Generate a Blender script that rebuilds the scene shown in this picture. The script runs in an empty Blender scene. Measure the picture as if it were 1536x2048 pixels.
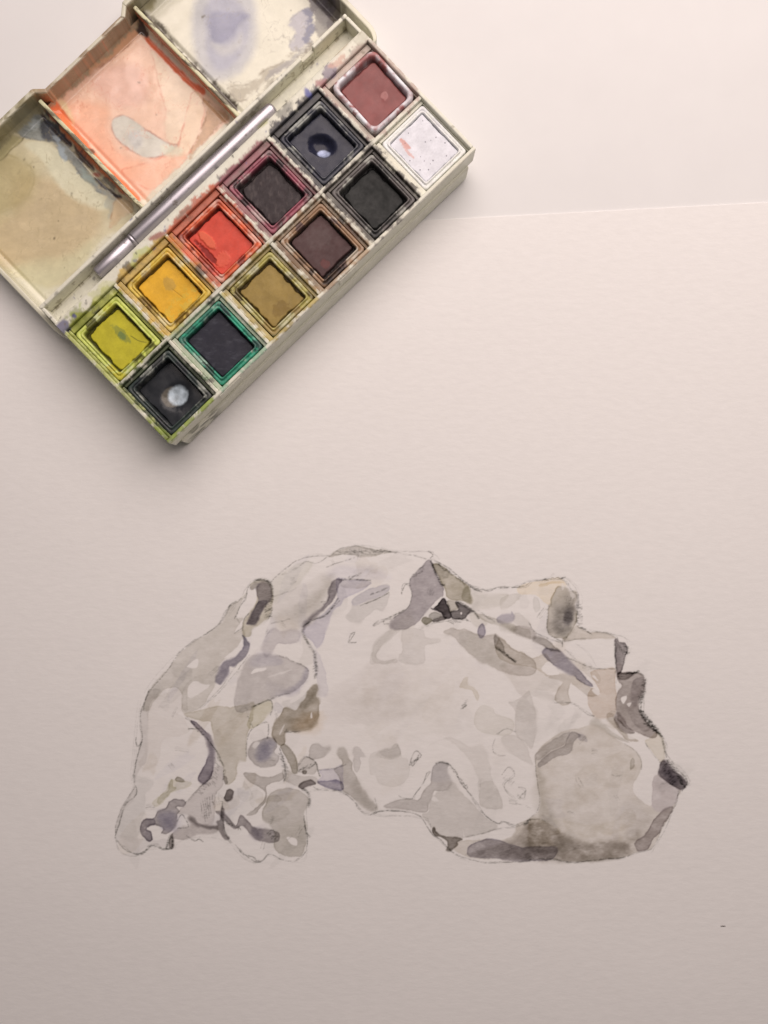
import bpy, math, random
import numpy as np
random.seed(4); RNG = np.random.RandomState(7)
MM = 0.001
# ------------------------------------------------------------------ camera, light, exposure
scene = bpy.context.scene
CAM_H, FOC = 256.0, 1540.0            # camera height (mm) and focal length in photo pixels (1536 wide)
cam_data = bpy.data.cameras.new('camera'); cam = bpy.data.objects.new('camera', cam_data)
scene.collection.objects.link(cam)
cam.location = (0, 0, CAM_H*MM); cam.rotation_euler = (0, 0, 0)
cam_data.sensor_fit = 'HORIZONTAL'; cam_data.sensor_width = 36.0
cam_data.lens = 36.0*FOC/1536.0
cam_data.clip_start = 0.01; cam_data.clip_end = 20.0
scene.camera = cam
world = bpy.data.worlds.new('World'); scene.world = world; world.use_nodes = True
bg = world.node_tree.nodes['Background']
bg.inputs['Color'].default_value = (1.0, 0.86, 0.83, 1); bg.inputs['Strength'].default_value = 0.14
lamp_data = bpy.data.lights.new('lamp', 'AREA'); lamp_data.shape = 'DISK'; lamp_data.size = 0.60
lamp_data.energy = 3.28; lamp_data.color = (1.0, 0.862, 0.806)
lamp = bpy.data.objects.new('lamp', lamp_data); scene.collection.objects.link(lamp)
lamp.location = (0.080, 0.300, 0.395)
from mathutils import Vector
lamp.rotation_euler = (Vector((0.0, 0.02, 0.0)) - Vector(lamp.location)).to_track_quat('-Z', 'Y').to_euler()
scene.view_settings.view_transform = 'Standard'; scene.view_settings.look = 'None'
scene.view_settings.exposure = 0.0; scene.view_settings.gamma = 1.0
scene.view_settings.use_curve_mapping = False

# ------------------------------------------------------------------ helpers: colour and noise
def lin(c):
    c = np.asarray(c, float)/255.0
    return np.where(c <= 0.04045, c/12.92, ((c+0.055)/1.055)**2.4)
REF = lin((222, 211, 204))            # how white paper reads beside the box
def A(c, k=1.0):                      # colour as it reads in the picture -> reflectance
    return np.clip(lin(c)/REF*0.80*k, 0.003, 0.88)
_perm = RNG.permutation(4096).astype(np.int64)
_val = RNG.rand(4096)
def vnoise(x, y, seed=0):
    x = np.asarray(x, float); y = np.asarray(y, float)
    xi = np.floor(x).astype(np.int64); yi = np.floor(y).astype(np.int64)
    fx = x-xi; fy = y-yi
    fx = fx*fx*(3-2*fx); fy = fy*fy*(3-2*fy)
    def h(a, b): return _val[(_perm[(a+seed*131) & 4095]+b*17+seed*59) & 4095]
    def h2(a, b): return _val[_perm[(_perm[(a+seed*131) & 4095]+b) & 4095]]
    a = h2(xi, yi); b = h2(xi+1, yi); c = h2(xi, yi+1); d = h2(xi+1, yi+1)
    return (a*(1-fx)+b*fx)*(1-fy)+(c*(1-fx)+d*fx)*fy
def fbm(x, y, seed=0, octv=4, gain=0.5):
    s = 0; a = 1; t = 0
    for o in range(octv):
        s = s+a*vnoise(x*2**o+o*17.3, y*2**o+o*9.1, seed+o); t += a; a *= gain
    return s/t                        # 0..1
def sstep(a, b, x):
    t = np.clip((x-a)/(b-a), 0, 1); return t*t*(3-2*t)

def catmull(pts, closed=True, n=5):
    P = np.asarray(pts, float); m = len(P)
    if closed: idx = lambda i: P[i % m]; segs = m
    else: idx = lambda i: P[min(max(i, 0), m-1)]; segs = m-1
    out = []
    for i in range(segs):
        p0, p1, p2, p3 = idx(i-1), idx(i), idx(i+1), idx(i+2)
        for k in range(n):
            t = k/n
            out.append(0.5*((2*p1)+(-p0+p2)*t+(2*p0-5*p1+4*p2-p3)*t*t+(-p0+3*p1-3*p2+p3)*t**3))
    if not closed: out.append(P[-1])
    return np.array(out)

class Canvas:
    """A pigment map over a flat region; x to the right, y downwards, units of the tracing."""
    def __init__(s, x0, y0, x1, y1, step, base=(1, 1, 1), seed=0):
        s.x0, s.y0, s.step, s.seed = x0, y0, step, seed
        s.W = int((x1-x0)/step)+1; s.H = int((y1-y0)/step)+1
        s.C = np.ones((s.H, s.W, 3))*np.asarray(base, float)
        X, Y = np.meshgrid(x0+np.arange(s.W)*step, y0+np.arange(s.H)*step)
        s.X, s.Y = X, Y
        s.wx = (fbm(X/16, Y/16, seed+1, 4, .62)-.5)*2.3; s.wy = (fbm(X/16, Y/16, seed+5, 4, .62)-.5)*2.3
        s.fine = (fbm(X/5.0, Y/1.9, seed+9, 2)-.5)*2.4
        s.mid = (fbm(X/16, Y/12, seed+13, 4)-.5)*2
        s.big = (fbm(X/60, Y/50, seed+17, 3)-.5)*2
    def box(s, P, pad):
        i0 = max(int((P[:, 0].min()-pad-s.x0)/s.step), 0); i1 = min(int((P[:, 0].max()+pad-s.x0)/s.step)+2, s.W)
        j0 = max(int((P[:, 1].min()-pad-s.y0)/s.step), 0); j1 = min(int((P[:, 1].max()+pad-s.y0)/s.step)+2, s.H)
        return j0, j1, i0, i1
    def dist(s, P, sl, closed, warp):
        X = s.X[sl]+s.wx[sl]*warp; Y = s.Y[sl]+s.wy[sl]*warp
        full = X.shape; st = 1
        if X.size > 60000: st = 2
        if X.size > 240000: st = 3
        Xs, Ys = X[::st, ::st].astype(np.float32), Y[::st, ::st].astype(np.float32)
        d2 = np.full(Xs.shape, 1e12, np.float32); ins = np.zeros(Xs.shape, bool)
        n = len(P)
        for i in range(n if closed else n-1):
            ax, ay = P[i]; bx, by = P[(i+1) % n]
            dx, dy = bx-ax, by-ay; L = dx*dx+dy*dy+1e-9
            t = np.clip(((Xs-ax)*dx+(Ys-ay)*dy)/L, 0, 1)
            q = (Xs-ax-t*dx)**2+(Ys-ay-t*dy)**2
            np.minimum(d2, q, out=d2)
            if closed and ay != by:
                c = ((ay > Ys) != (by > Ys)) & (Xs < (bx-ax)*(Ys-ay)/(by-ay)+ax)
                ins ^= c
        d = np.sqrt(d2)
        if closed: d = np.where(ins, d, -d)
        if st > 1:                        # bilinear back to the full grid
            h, w = d.shape
            jj = np.minimum(np.arange(full[0])/st, h-1.001); ii = np.minimum(np.arange(full[1])/st, w-1.001)
            j = jj.astype(int); i = ii.astype(int); fj = (jj-j)[:, None]; fi = (ii-i)[None]
            j1 = np.minimum(j+1, h-1); i1 = np.minimum(i+1, w-1)
            d = (d[j][:, i]*(1-fi)+d[j][:, i1]*fi)*(1-fj)+(d[j1][:, i]*(1-fi)+d[j1][:, i1]*fi)*fj
        return d
    def region(s, pts, soft, warp, n=5):
        P = catmull(pts, True, n); pad = soft*4+warp+8
        j0, j1, i0, i1 = s.box(P, pad); sl = (slice(j0, j1), slice(i0, i1))
        if j1 <= j0 or i1 <= i0: return None, None
        return sl, s.dist(P, sl, True, warp)
    def wash(s, pts, T, a=1.0, soft=1.3, edge=0.30, warp=2.6, grain=.16, var=.24):   # transparent pigment
        sl, d = s.region(pts, soft, warp)
        if sl is None: return
        sf = soft*(1+2.6*np.clip(s.big[sl]*1.6+s.mid[sl]*.6+.05, 0, 1.2))      # lost and found edges
        m = sstep(-sf, sf, d)
        found = np.clip(1.6-.5*sf/max(soft, .5), .1, 1)
        dens = a*m*(1+grain*s.fine[sl]+var*s.mid[sl]+var*.6*s.big[sl])
        if edge and soft < 5:
            dens = dens+a*edge*1.5*np.exp(-((d-1.2)/1.6)**2)*m*found*(.6+.8*np.clip(s.mid[sl]+.5, 0, 1))
        s.C[sl] *= np.exp(np.log(np.maximum(T, 1e-3))[None, None]*np.clip(dens, 0, 3)[..., None])
    def lift(s, pts, a=1.0, soft=1.3, warp=1.5, to=(1, 1, 1)):
        sl, d = s.region(pts, soft, warp)
        if sl is None: return
        m = (a*sstep(-soft, soft, d))[..., None]
        s.C[sl] = s.C[sl]*(1-m)+np.asarray(to)*m
    def over(s, pts, col, a=1.0, soft=2.0, warp=3.0, patch=0.0, var=.10, line=None, n=5):   # dried paint on plastic
        sl, d = s.region(pts, soft+patch, warp, n)
        if sl is None: return
        m = sstep(-soft, soft, d+patch*(s.mid[sl]*1.3+s.fine[sl]*.5))*a
        c = np.asarray(col)[None, None]*(1+var*s.mid[sl]+.5*var*s.fine[sl]+.4*var*s.big[sl])[..., None]
        s.C[sl] = s.C[sl]*(1-m[..., None])+c*m[..., None]
        if line is not None:
            e = (np.exp(-(d/1.6)**2)*.75*np.clip(.55+.9*s.mid[sl], 0, 1))[..., None]
            s.C[sl] = s.C[sl]*(1-e)+np.asarray(line)*e
    def pencil(s, pts, w=1.05, dark=.42, rough=.75, jit=.8, n=6, passes=1, tone=(1, 1, 1.02)):
        dark = dark*.82
        for q in range(passes+1):
            P = np.asarray(pts, float)
            P = P+RNG.randn(*P.shape)*jit*(.4+1.0*q)
            P = catmull(P, False, n); P += RNG.randn(*P.shape)*.25
            j0, j1, i0, i1 = s.box(P, w*3+3); sl = (slice(j0, j1), slice(i0, i1))
            if j1 <= j0 or i1 <= i0: continue
            d = s.dist(P, sl, False, 1.2)
            m = np.exp(-(d/w)**2)*np.clip(.62+rough*(s.fine[sl]*.9+s.mid[sl]*.5), 0, 1)*min(dark*1.35, .8)
            s.C[sl] *= 1-m[..., None]*np.asarray(tone)*.95
    def dots(s, n, rmin, rmax, col, region=None, a=.9):
        for _ in range(n):
            while True:
                x = s.x0+RNG.rand()*s.W*s.step; y = s.y0+RNG.rand()*s.H*s.step
                if region is None or region(x, y): break
            r = rmin+(rmax-rmin)*RNG.rand()**2.5
            ang = np.linspace(0, 2*np.pi, 7)[:-1]
            st = 1+RNG.rand()*.8; th = RNG.rand()*6.28
            q = np.stack([np.cos(ang)*r*st, np.sin(ang)*r], 1)*(1+.3*RNG.randn(6, 1))
            rot = np.array([[math.cos(th), -math.sin(th)], [math.sin(th), math.cos(th)]])
            s.over(q@rot.T+[x, y], col, a*(.5+.5*RNG.rand()), soft=.9, warp=1, n=3)
    def sample(s, x, y):
        fx = np.clip((np.asarray(x)-s.x0)/s.step, 0, s.W-1.001); fy = np.clip((np.asarray(y)-s.y0)/s.step, 0, s.H-1.001)
        i = fx.astype(int); j = fy.astype(int); fx = (fx-i)[..., None]; fy = (fy-j)[..., None]
        C = s.C
        return (C[j, i]*(1-fx)+C[j, i+1]*fx)*(1-fy)+(C[j+1, i]*(1-fx)+C[j+1, i+1]*fx)*fy

# ------------------------------------------------------------------ helpers: meshes and objects
def mk(name, V, F, mat, parent=None, col=None, smooth=True, loc=None):
    V = np.ascontiguousarray(V, dtype=np.float32)*MM; F = np.ascontiguousarray(F, dtype=np.int32)
    me = bpy.data.meshes.new(name); k = F.shape[1]
    me.vertices.add(len(V)); me.vertices.foreach_set('co', V.ravel())
    me.loops.add(F.size); me.loops.foreach_set('vertex_index', F.ravel())
    me.polygons.add(len(F)); me.polygons.foreach_set('loop_start', np.arange(0, F.size, k, dtype=np.int32))
    me.polygons.foreach_set('loop_total', np.full(len(F), k, dtype=np.int32))
    me.polygons.foreach_set('use_smooth', np.full(len(F), smooth, dtype=bool))
    me.update(calc_edges=True); me.validate()
    if col is not None:
        at = me.color_attributes.new('Col', 'FLOAT_COLOR', 'POINT')
        c4 = np.ones((len(V), 4), np.float32); c4[:, :3] = np.clip(col, 0, 1)
        at.data.foreach_set('color', c4.ravel())
    me.materials.append(mat)
    o = bpy.data.objects.new(name, me); scene.collection.objects.link(o)
    if parent is not None: o.parent = parent
    if loc is not None: o.location = [q*MM for q in loc]
    return o
def empty(name, loc, rz=0.0):
    o = bpy.data.objects.new(name, None); scene.collection.objects.link(o)
    o.location = [q*MM for q in loc]; o.rotation_euler = (0, 0, rz); o.empty_display_size = .01
    return o
def tag(o, label, cat, group=None):
    o['label'] = label; o['category'] = cat
    if group: o['group'] = group
def gridF(nv, nu):
    i = np.arange(nv-1)[:, None]*nu+np.arange(nu-1)[None]
    return np.stack([i, i+1, i+nu+1, i+nu], -1).reshape(-1, 4)
def ticks(L, r, step):
    if L <= 2.05*r: r = L/2.1
    n = max(int((L-2*r)/step), 1)
    return np.unique(np.round(np.concatenate([[0, r*.35, r*.7], np.linspace(r, L-r, n+1), [L-r*.7, L-r*.35, L]]), 5))
def slab(x0, x1, y0, y1, z0, z1, r=.3, step=.5, wob=0.0, seed=0):
    """rounded-edge block, finely divided"""
    lo = np.array([x0, y0, z0], float); L = np.array([x1-x0, y1-y0, z1-z0], float)
    T = [ticks(L[k], r, step) for k in range(3)]; VS = []; FS = []; off = 0
    for ax in range(3):
        a, b = (ax+1) % 3, (ax+2) % 3
        for side in (0, 1):
            Ga, Gb = np.meshgrid(T[a], T[b]); V = np.zeros(Ga.shape+(3,))
            V[..., a] = Ga; V[..., b] = Gb; V[..., ax] = L[ax]*side
            F = gridF(*Ga.shape)
            if side == 0: F = F[:, ::-1]
            VS.append(V.reshape(-1, 3)); FS.append(F+off); off += Ga.size
    V = np.concatenate(VS); F = np.concatenate(FS)
    rr = np.minimum(r, L/2.1)
    Q = np.clip(V, rr, L-rr); d = V-Q
    n = np.linalg.norm(d/rr, axis=1, keepdims=True); n[n < 1e-9] = 1
    V = Q+d/n
    key = np.round(V*2000).astype(np.int64)
    _, first, inv = np.unique(key, axis=0, return_index=True, return_inverse=True)
    V = V[first]+lo; F = inv.ravel()[F]
    if wob:
        V = V+wob*((fbm(V[:, 0]/9+V[:, 2]/5, V[:, 1]/9, 40+seed, 2)-.5)[:, None])*np.array([.7, .7, .5])
    return V, F

# ------------------------------------------------------------------ materials (procedural)
def mat_base(name, rough=.5, spec=.5, attr=True, color=None, metal=0.0):
    m = bpy.data.materials.new(name); m.use_nodes = True; nt = m.node_tree
    b = nt.nodes['Principled BSDF']
    b.inputs['Roughness'].default_value = rough; b.inputs['Metallic'].default_value = metal
    b.inputs['Specular IOR Level'].default_value = spec
    return m, nt, b
def noise_node(nt, scale, detail=4, stretch=(1, 1, 1), rough=.55):
    tc = nt.nodes.new('ShaderNodeTexCoord'); mp = nt.nodes.new('ShaderNodeMapping')
    mp.inputs['Scale'].default_value = stretch
    n = nt.nodes.new('ShaderNodeTexNoise'); n.inputs['Scale'].default_value = scale
    n.inputs['Detail'].default_value = detail; n.inputs['Roughness'].default_value = rough
    nt.links.new(tc.outputs['Object'], mp.inputs['Vector']); nt.links.new(mp.outputs['Vector'], n.inputs['Vector'])
    return n
def mapr(nt, src, a, b, c, d):
    r = nt.nodes.new('ShaderNodeMapRange')
    for k, v in zip(('From Min', 'From Max', 'To Min', 'To Max'), (a, b, c, d)): r.inputs[k].default_value = v
    nt.links.new(src, r.inputs['Value']); return r.outputs['Result']
def tint(nt, colour_out, fac_out):
    mx = nt.nodes.new('ShaderNodeMix'); mx.data_type = 'RGBA'; mx.blend_type = 'MULTIPLY'
    mx.inputs[0].default_value = 1.0
    nt.links.new(colour_out, mx.inputs[6]); nt.links.new(fac_out, mx.inputs[7])
    return mx.outputs[2]
def bump(nt, b, h, strength, dist):
    bn = nt.nodes.new('ShaderNodeBump'); bn.inputs['Strength'].default_value = strength
    bn.inputs['Distance'].default_value = dist
    nt.links.new(h, bn.inputs['Height']); nt.links.new(bn.outputs['Normal'], b.inputs['Normal'])
def attr_mat(name, rough, spec, nscale, namp, bstr, bdist, rvar=.1, stretch=(1, 1, 1), coat=0.0):
    m, nt, b = mat_base(name, rough, spec)
    at = nt.nodes.new('ShaderNodeAttribute'); at.attribute_name = 'Col'
    n = noise_node(nt, nscale, 5, stretch)
    f = mapr(nt, n.outputs['Fac'], .3, .7, 1-namp, 1+namp*.6)
    nt.links.new(tint(nt, at.outputs['Color'], f), b.inputs['Base Color'])
    n2 = noise_node(nt, nscale*.35, 3)
    nt.links.new(mapr(nt, n2.outputs['Fac'], .35, .65, max(rough-rvar, .05), min(rough+rvar, 1)), b.inputs['Roughness'])
    bump(nt, b, n.outputs['Fac'], bstr, bdist)
    if coat: b.inputs['Coat Weight'].default_value = coat; b.inputs['Coat Roughness'].default_value = .18
    return m
M_PLASTIC = attr_mat('stained_cream_plastic', .42, .45, 900, .07, .25, .0001, .12)
M_WELL = attr_mat('palette_enamel', .22, .5, 400, .03, .04, .0001, .12)
M_CAKE = attr_mat('dry_watercolour', .50, .16, 1600, .07, .04, .00004, .12)
M_CAKE_WET = attr_mat('glossy_watercolour', .34, .30, 900, .08, .02, .00003, .10)
def paper_mat(name, col_attr):
    m, nt, b = mat_base(name, .95, .04)
    tooth = noise_node(nt, 620, 3, (.36, 1.0, 1.0), .6)
    tooth2 = noise_node(nt, 330, 3, (.75, 1.0, 1.0), .6)
    add = nt.nodes.new('ShaderNodeMath'); add.operation = 'ADD'
    nt.links.new(tooth.outputs['Fac'], add.inputs[0]); nt.links.new(tooth2.outputs['Fac'], add.inputs[1])
    f = mapr(nt, tooth.outputs['Fac'], .3, .7, .975, 1.012)
    if col_attr:
        at = nt.nodes.new('ShaderNodeAttribute'); at.attribute_name = 'Col'; c = at.outputs['Color']
    else:
        rgb = nt.nodes.new('ShaderNodeRGB'); rgb.outputs[0].default_value = (.80, .795, .785, 1); c = rgb.outputs[0]
    nt.links.new(tint(nt, c, f), b.inputs['Base Color'])
    bump(nt, b, add.outputs[0], .26, .00022)
    return m
M_PAPER = paper_mat('watercolour_paper', True)
M_TABLE, _nt, _b = mat_base('white_table_paint', .9, .04)
_n = noise_node(_nt, 60, 4); _rgb = _nt.nodes.new('ShaderNodeRGB'); _rgb.outputs[0].default_value = (.735, .742, .742, 1)
_nt.links.new(tint(_nt, _rgb.outputs[0], mapr(_nt, _n.outputs['Fac'], .3, .7, .985, 1.01)), _b.inputs['Base Color'])
M_METAL, _nt, _b = mat_base('brushed_aluminium', .44, .5, metal=1.0)
_n = noise_node(_nt, 900, 4, (.08, 1, 1)); _rgb = _nt.nodes.new('ShaderNodeRGB'); _rgb.outputs[0].default_value = (.57, .55, .60, 1)
_nt.links.new(tint(_nt, _rgb.outputs[0], mapr(_nt, _n.outputs['Fac'], .3, .7, .82, 1.08)), _b.inputs['Base Color'])
bump(_nt, _b, _n.outputs['Fac'], .15, .0001)
_sp = noise_node(_nt, 420, 3, (.6, 1, 1)); _mx = _nt.nodes.new('ShaderNodeMix'); _mx.data_type = 'RGBA'
_nt.links.new(mapr(_nt, _sp.outputs['Fac'], .63, .69, 0, .7), _mx.inputs[0])
_nt.links.new(_b.inputs['Base Color'].links[0].from_socket, _mx.inputs[6]); _mx.inputs[7].default_value = (.13, .10, .07, 1)
_nt.links.new(_mx.outputs[2], _b.inputs['Base Color'])
_nt.links.new(mapr(_nt, _sp.outputs['Fac'], .64, .70, 1.0, .25), _b.inputs['Metallic'])
M_FLECK, _nt, _b = mat_base('dark_fibre', .8, .2)
_n = noise_node(_nt, 2500, 2); _rgb = _nt.nodes.new('ShaderNodeRGB'); _rgb.outputs[0].default_value = (.09, .07, .065, 1)
_nt.links.new(tint(_nt, _rgb.outputs[0], mapr(_nt, _n.outputs['Fac'], .3, .7, .7, 1.2)), _b.inputs['Base Color'])

# ------------------------------------------------------------------ setting: table
def P2W(px, py, z=0.0):               # tracing pixels -> millimetres on the plane at height z
    s = (CAM_H-z)/FOC
    return (np.asarray(px, float)-768)*s, (1024-np.asarray(py, float))*s
tx = np.linspace(-900, 900, 41); ty = np.linspace(-900, 900, 41)
TX, TY = np.meshgrid(tx, ty)
table = mk('table_top', np.stack([TX, TY, np.full_like(TX, -.42)], -1).reshape(-1, 3), gridF(41, 41), M_TABLE)
table['kind'] = 'structure'

# ------------------------------------------------------------------ the watercolour study (pigment map of the sheet)
SEEN = lin((204, 192, 184))           # bare paper beside the study
def T(r, g, b):
    t = np.clip(lin((r, g, b))/SEEN, .02, 1.0); g0 = t.mean()
    w = np.array([g0**.93, g0**1.0, g0**1.06])           # the mixed greys lean warm
    t = t*np.array([1.012, .993, .984])
    k = .62 if t[2] > t[0]*1.01 else .9
    return np.clip(k*t+(1-k)*w, .02, 1.0)**(.92 if g0 < .55 else (.80 if g0 < .76 else .64))
cv = Canvas(200, 1066, 1410, 1752, 1.25, seed=2)
TILE = {'1': (200, 1380, 4.8), '2': (240, 1060, 4.8), '3': (480, 1060, 4.8), '4': (480, 1380, 4.8), '5': (740, 1060, 4.8),
        '6': (740, 1380, 4.8), '7': (1000, 1120, 4.8), '8': (1060, 1380, 4.518), 'p': (0, 0, 1.0)}
def tp(t, pts):
    ox, oy, s = TILE[t]; p = np.array(pts, float).reshape(-1, 2)
    return p/s+[ox, oy]
def W(t, c, pts, **k): cv.wash(tp(t, pts), T(*c), **k)
def LIFT(t, pts, **k): cv.lift(tp(t, pts), **k)
def PEN(t, pts, **k): cv.pencil(tp(t, pts), **k)
def HATCH(t, a, b, n, dx, dy, **k):     # n short strokes from a to b
    a = np.array(a, float); b = np.array(b, float)
    for i in range(n):
        q = a+(b-a)*(i+.5)/n+RNG.randn(2)*4
        PEN(t, [q[0]-dx, q[1]-dy, q[0]+RNG.randn()*4, q[1]+RNG.randn()*4, q[0]+dx, q[1]+dy], **k)
HEAD = [(232,1665),(240,1700),(272,1710),(300,1694),(345,1698),(352,1682),(400,1672),(450,1682),(490,1717),(515,1724),(540,1712),(575,1720),(605,1722),(617,1700),(614,1620),(622,1600),(620,1582),(640,1577),(685,1582),(715,1607),(745,1630),(850,1634),(865,1662),(905,1702),(940,1722),(1000,1727),(1150,1727),(1250,1717),(1302,1702),(1337,1640),(1357,1582),(1379,1560),(1354,1528),(1332,1516),(1332,1480),(1300,1450),(1286,1420),(1294,1360),(1269,1336),(1254,1328),(1260,1290),(1240,1272),(1164,1257),(1156,1230),(1160,1190),(1139,1156),(1110,1150),(1050,1165),(960,1174),(930,1166),(900,1136),(868,1112),(858,1102),(790,1102),(760,1094),(710,1089),(660,1104),(610,1111),(558,1146),(540,1158),(515,1154),(491,1172),(476,1202),(451,1217),(436,1247),(396,1277),(351,1307),(306,1357),(281,1400),(274,1450),(266,1540),(264,1580),(241,1620)]
# broad pale washes first
W('p', (199,188,180), [(300,1400),(420,1290),(520,1190),(640,1130),(820,1120),(960,1200),(1080,1200),(1140,1290),(1220,1340),(1260,1460),(1200,1520),(1090,1590),(980,1640),(860,1560),(740,1600),(600,1540),(460,1560),(330,1640),(280,1560)], soft=10, edge=0, var=.9, a=.5)
W('5', (192,181,172), [0,1300,300,1260,520,1290,850,1250,1000,1400,900,1600,1000,1728,300,1800,-100,1728,-60,1400], soft=10, edge=0, var=1.0, a=.4)
W('6', (193,183,174), [-150,0,400,0,900,60,1000,330,800,430,500,430,200,520,-150,420], soft=10, edge=0, var=1.0, a=.4)
W('3', (190,179,172), [850,1580,1050,1420,1250,1260,1300,1200,1536,1250,1600,1728,1400,1850,900,1850,780,1728], soft=5, edge=.1, a=.6)
_hp = catmull(HEAD, True, 3)
def in_head(x, y):
    c = False
    for i in range(len(_hp)):
        ax, ay = _hp[i]; bx, by = _hp[(i+1) % len(_hp)]
        if (ay > y) != (by > y) and x < (bx-ax)*(y-ay)/(by-ay)+ax: c = not c
    return c
_n = 0
while _n < 150:
    x, y = 240+RNG.rand()*1130, 1100+RNG.rand()*620
    if not (in_head(x, y) and in_head(x+14, y+10) and in_head(x-14, y-10)): continue
    _n += 1
    L1, L2, th = 10+RNG.rand()**1.5*46, 5+RNG.rand()*16, (-.9+RNG.randn()*.5)
    a = np.linspace(0, 2*np.pi, 9)[:-1]; r = 1+.28*RNG.randn(8)
    q = np.stack([np.cos(a)*L1*r, np.sin(a)*L2*r], 1)
    q = q@np.array([[math.cos(th), math.sin(th)], [-math.sin(th), math.cos(th)]])+[x, y]
    v_ = RNG.rand(); g_ = 192-RNG.rand()*12
    c_ = (g_, g_-9, g_-16) if v_ < .6 else ((g_, g_-8, g_-6) if v_ < .82 else (g_+2, g_-11, g_-24))
    cv.wash(q, T(*c_), a=(.12 if 600 < x < 1060 and 1240 < y < 1600 else .42)*(.8+.5*RNG.rand()), soft=1.2+RNG.rand()*2.5, edge=.35*RNG.rand(), var=.5)
# tile 1: crown end, back of the neck
W('1', (180,170,163), [480,0,590,0,500,110,470,200,460,330,450,600,440,690,380,760,330,900,350,980,330,1050,230,1150,180,1330,150,1400,150,1300,200,1130,260,1040,320,950,320,860,330,720,360,600,385,480,380,350,390,200,430,80], edge=.15)
W('1', (186,177,170), [345,830,500,870,480,960,430,1010,430,1180,390,1260,370,1400,250,1420,160,1390,170,1290,220,1150,330,1050,350,980], soft=3)
W('1', (195,184,176), [430,100,590,40,780,0,790,180,750,230,800,270,860,390,760,440,620,470,580,570,560,700,430,760,370,700,440,560,460,300])
W('1', (190,180,174), [160,1400,360,1420,520,1440,640,1430,690,1500,480,1500,350,1565,230,1500], soft=3)
W('p', (176,165,151), [(367,1428),(398,1420),(430,1412),(450,1412),(462,1414),(490,1408),(508,1404),(508,1420),(505,1440),(500,1455),(493,1480),(492,1520),(478,1524),(473,1550),(465,1566),(450,1568),(446,1540),(435,1510),(427,1480),(421,1445),(404,1442),(381,1436)])
W('1', (122,112,120), [865,295,930,310,1000,380,1060,460,1095,560,1095,680,1075,800,1020,895,985,900,940,870,945,820,1000,730,1035,640,1040,560,1010,470,950,400,900,340], edge=.35)
W('1', (158,148,150), [940,870,945,820,1000,730,1060,760,1060,830,1020,895,985,900], a=.3, soft=4)
W('1', (146,136,133), [385,1320,400,1260,450,1230,510,1225,560,1160,640,1130,660,1070,730,1045,800,1060,825,1090,790,1120,740,1130,765,1165,740,1190,735,1280,700,1340,640,1385,585,1370,605,1330,560,1305,480,1310,455,1335,500,1370,510,1430,480,1455,430,1430,390,1370], edge=.45)
W('1', (156,150,168), [560,1200,700,1170,735,1260,690,1340,620,1340,580,1280], soft=8, edge=0)
W('1', (158,148,152), [385,1320,400,1260,450,1230,520,1240,530,1300,470,1310,455,1335,500,1370,512,1430,480,1455,430,1430])
W('1', (184,174,158), [500,1080,550,1040,600,990,640,950,660,880,700,860,720,870,840,880,875,910,830,940,720,970,640,1040,590,1100,530,1120])
W('1', (176,166,150), [550,1080,580,1010,650,970,660,900,690,860,705,880,700,930,735,940,680,990,610,1060,570,1100])
W('1', (150,140,128), [725,870,740,840,780,845,810,885,760,890])
W('1', (178,167,161), [980,900,1090,760,1170,740,1180,900,1120,1000,1110,1080,1080,1290,980,1280,900,1240,840,1200,740,1180,830,1080,890,1000])
W('1', (165,154,148), [740,1330,800,1310,860,1300,850,1200,930,1270,1060,1300,1130,1300,1110,1370,940,1385,830,1430,740,1440,690,1420,700,1370])
W('1', (130,120,116), [850,1225,900,1230,950,1285,1060,1300,1130,1305,1120,1260,1150,1240,1160,1130,1190,1160,1185,1260,1200,1360,1250,1420,1235,1445,1190,1420,1130,1350,1000,1320,930,1310,860,1260])
W('1', (104,94,90), [1215,960,1260,950,1285,980,1260,1050,1225,1075,1195,1050,1205,1000])
W('1', (150,140,134), [1190,830,1220,840,1225,900,1190,900])
W('1', (138,128,122), [665,1430,700,1380,705,1500,690,1525,660,1500])
PEN('1', [470,0,430,100,390,230,385,350,405,470,370,600,335,740,325,880,350,950,340,1020,250,1090,215,1170,180,1300,150,1390,160,1440,240,1530,350,1575,420,1560,480,1500,540,1495,600,1525,690,1520,700,1440], passes=2, dark=.30)
PEN('1', [350,1575,420,1560,480,1500,540,1495,600,1525,690,1520], w=1.6, dark=.45)
PEN('1', [340,450,350,520,370,545,400,490]); PEN('1', [150,1390,150,1290,210,1130,260,1040,330,940], dark=.25)
PEN('1', [820,265,900,330,1000,450,1090,550,1150,650,1185,760,1180,860], passes=2)
PEN('1', [820,1085,900,1000,980,910,1090,830]); PEN('1', [850,370,900,370,950,400], passes=2)
PEN('1', [1180,1080,1170,1250,1250,1440,1300,1490,1380,1580,1470,1600,1500,1640,1536,1640])
PEN('1', [830,1400,910,1450,950,1435,990,1455]); PEN('1', [740,1260,790,1200,850,1310,740,1330])
HATCH('1', (960,1130), (1090,1050), 6, 6, 45, dark=.3); HATCH('1', (1000,1230), (1070,1130), 4, 8, 40, dark=.3)
HATCH('1', (1090,920), (1130,700), 8, 18, 16, dark=.25); HATCH('1', (940,1000), (1060,880), 6, 18, 12, dark=.25)
PEN('1', [640,1520,660,1450,690,1400,690,1520], w=1.6, passes=2)
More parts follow.
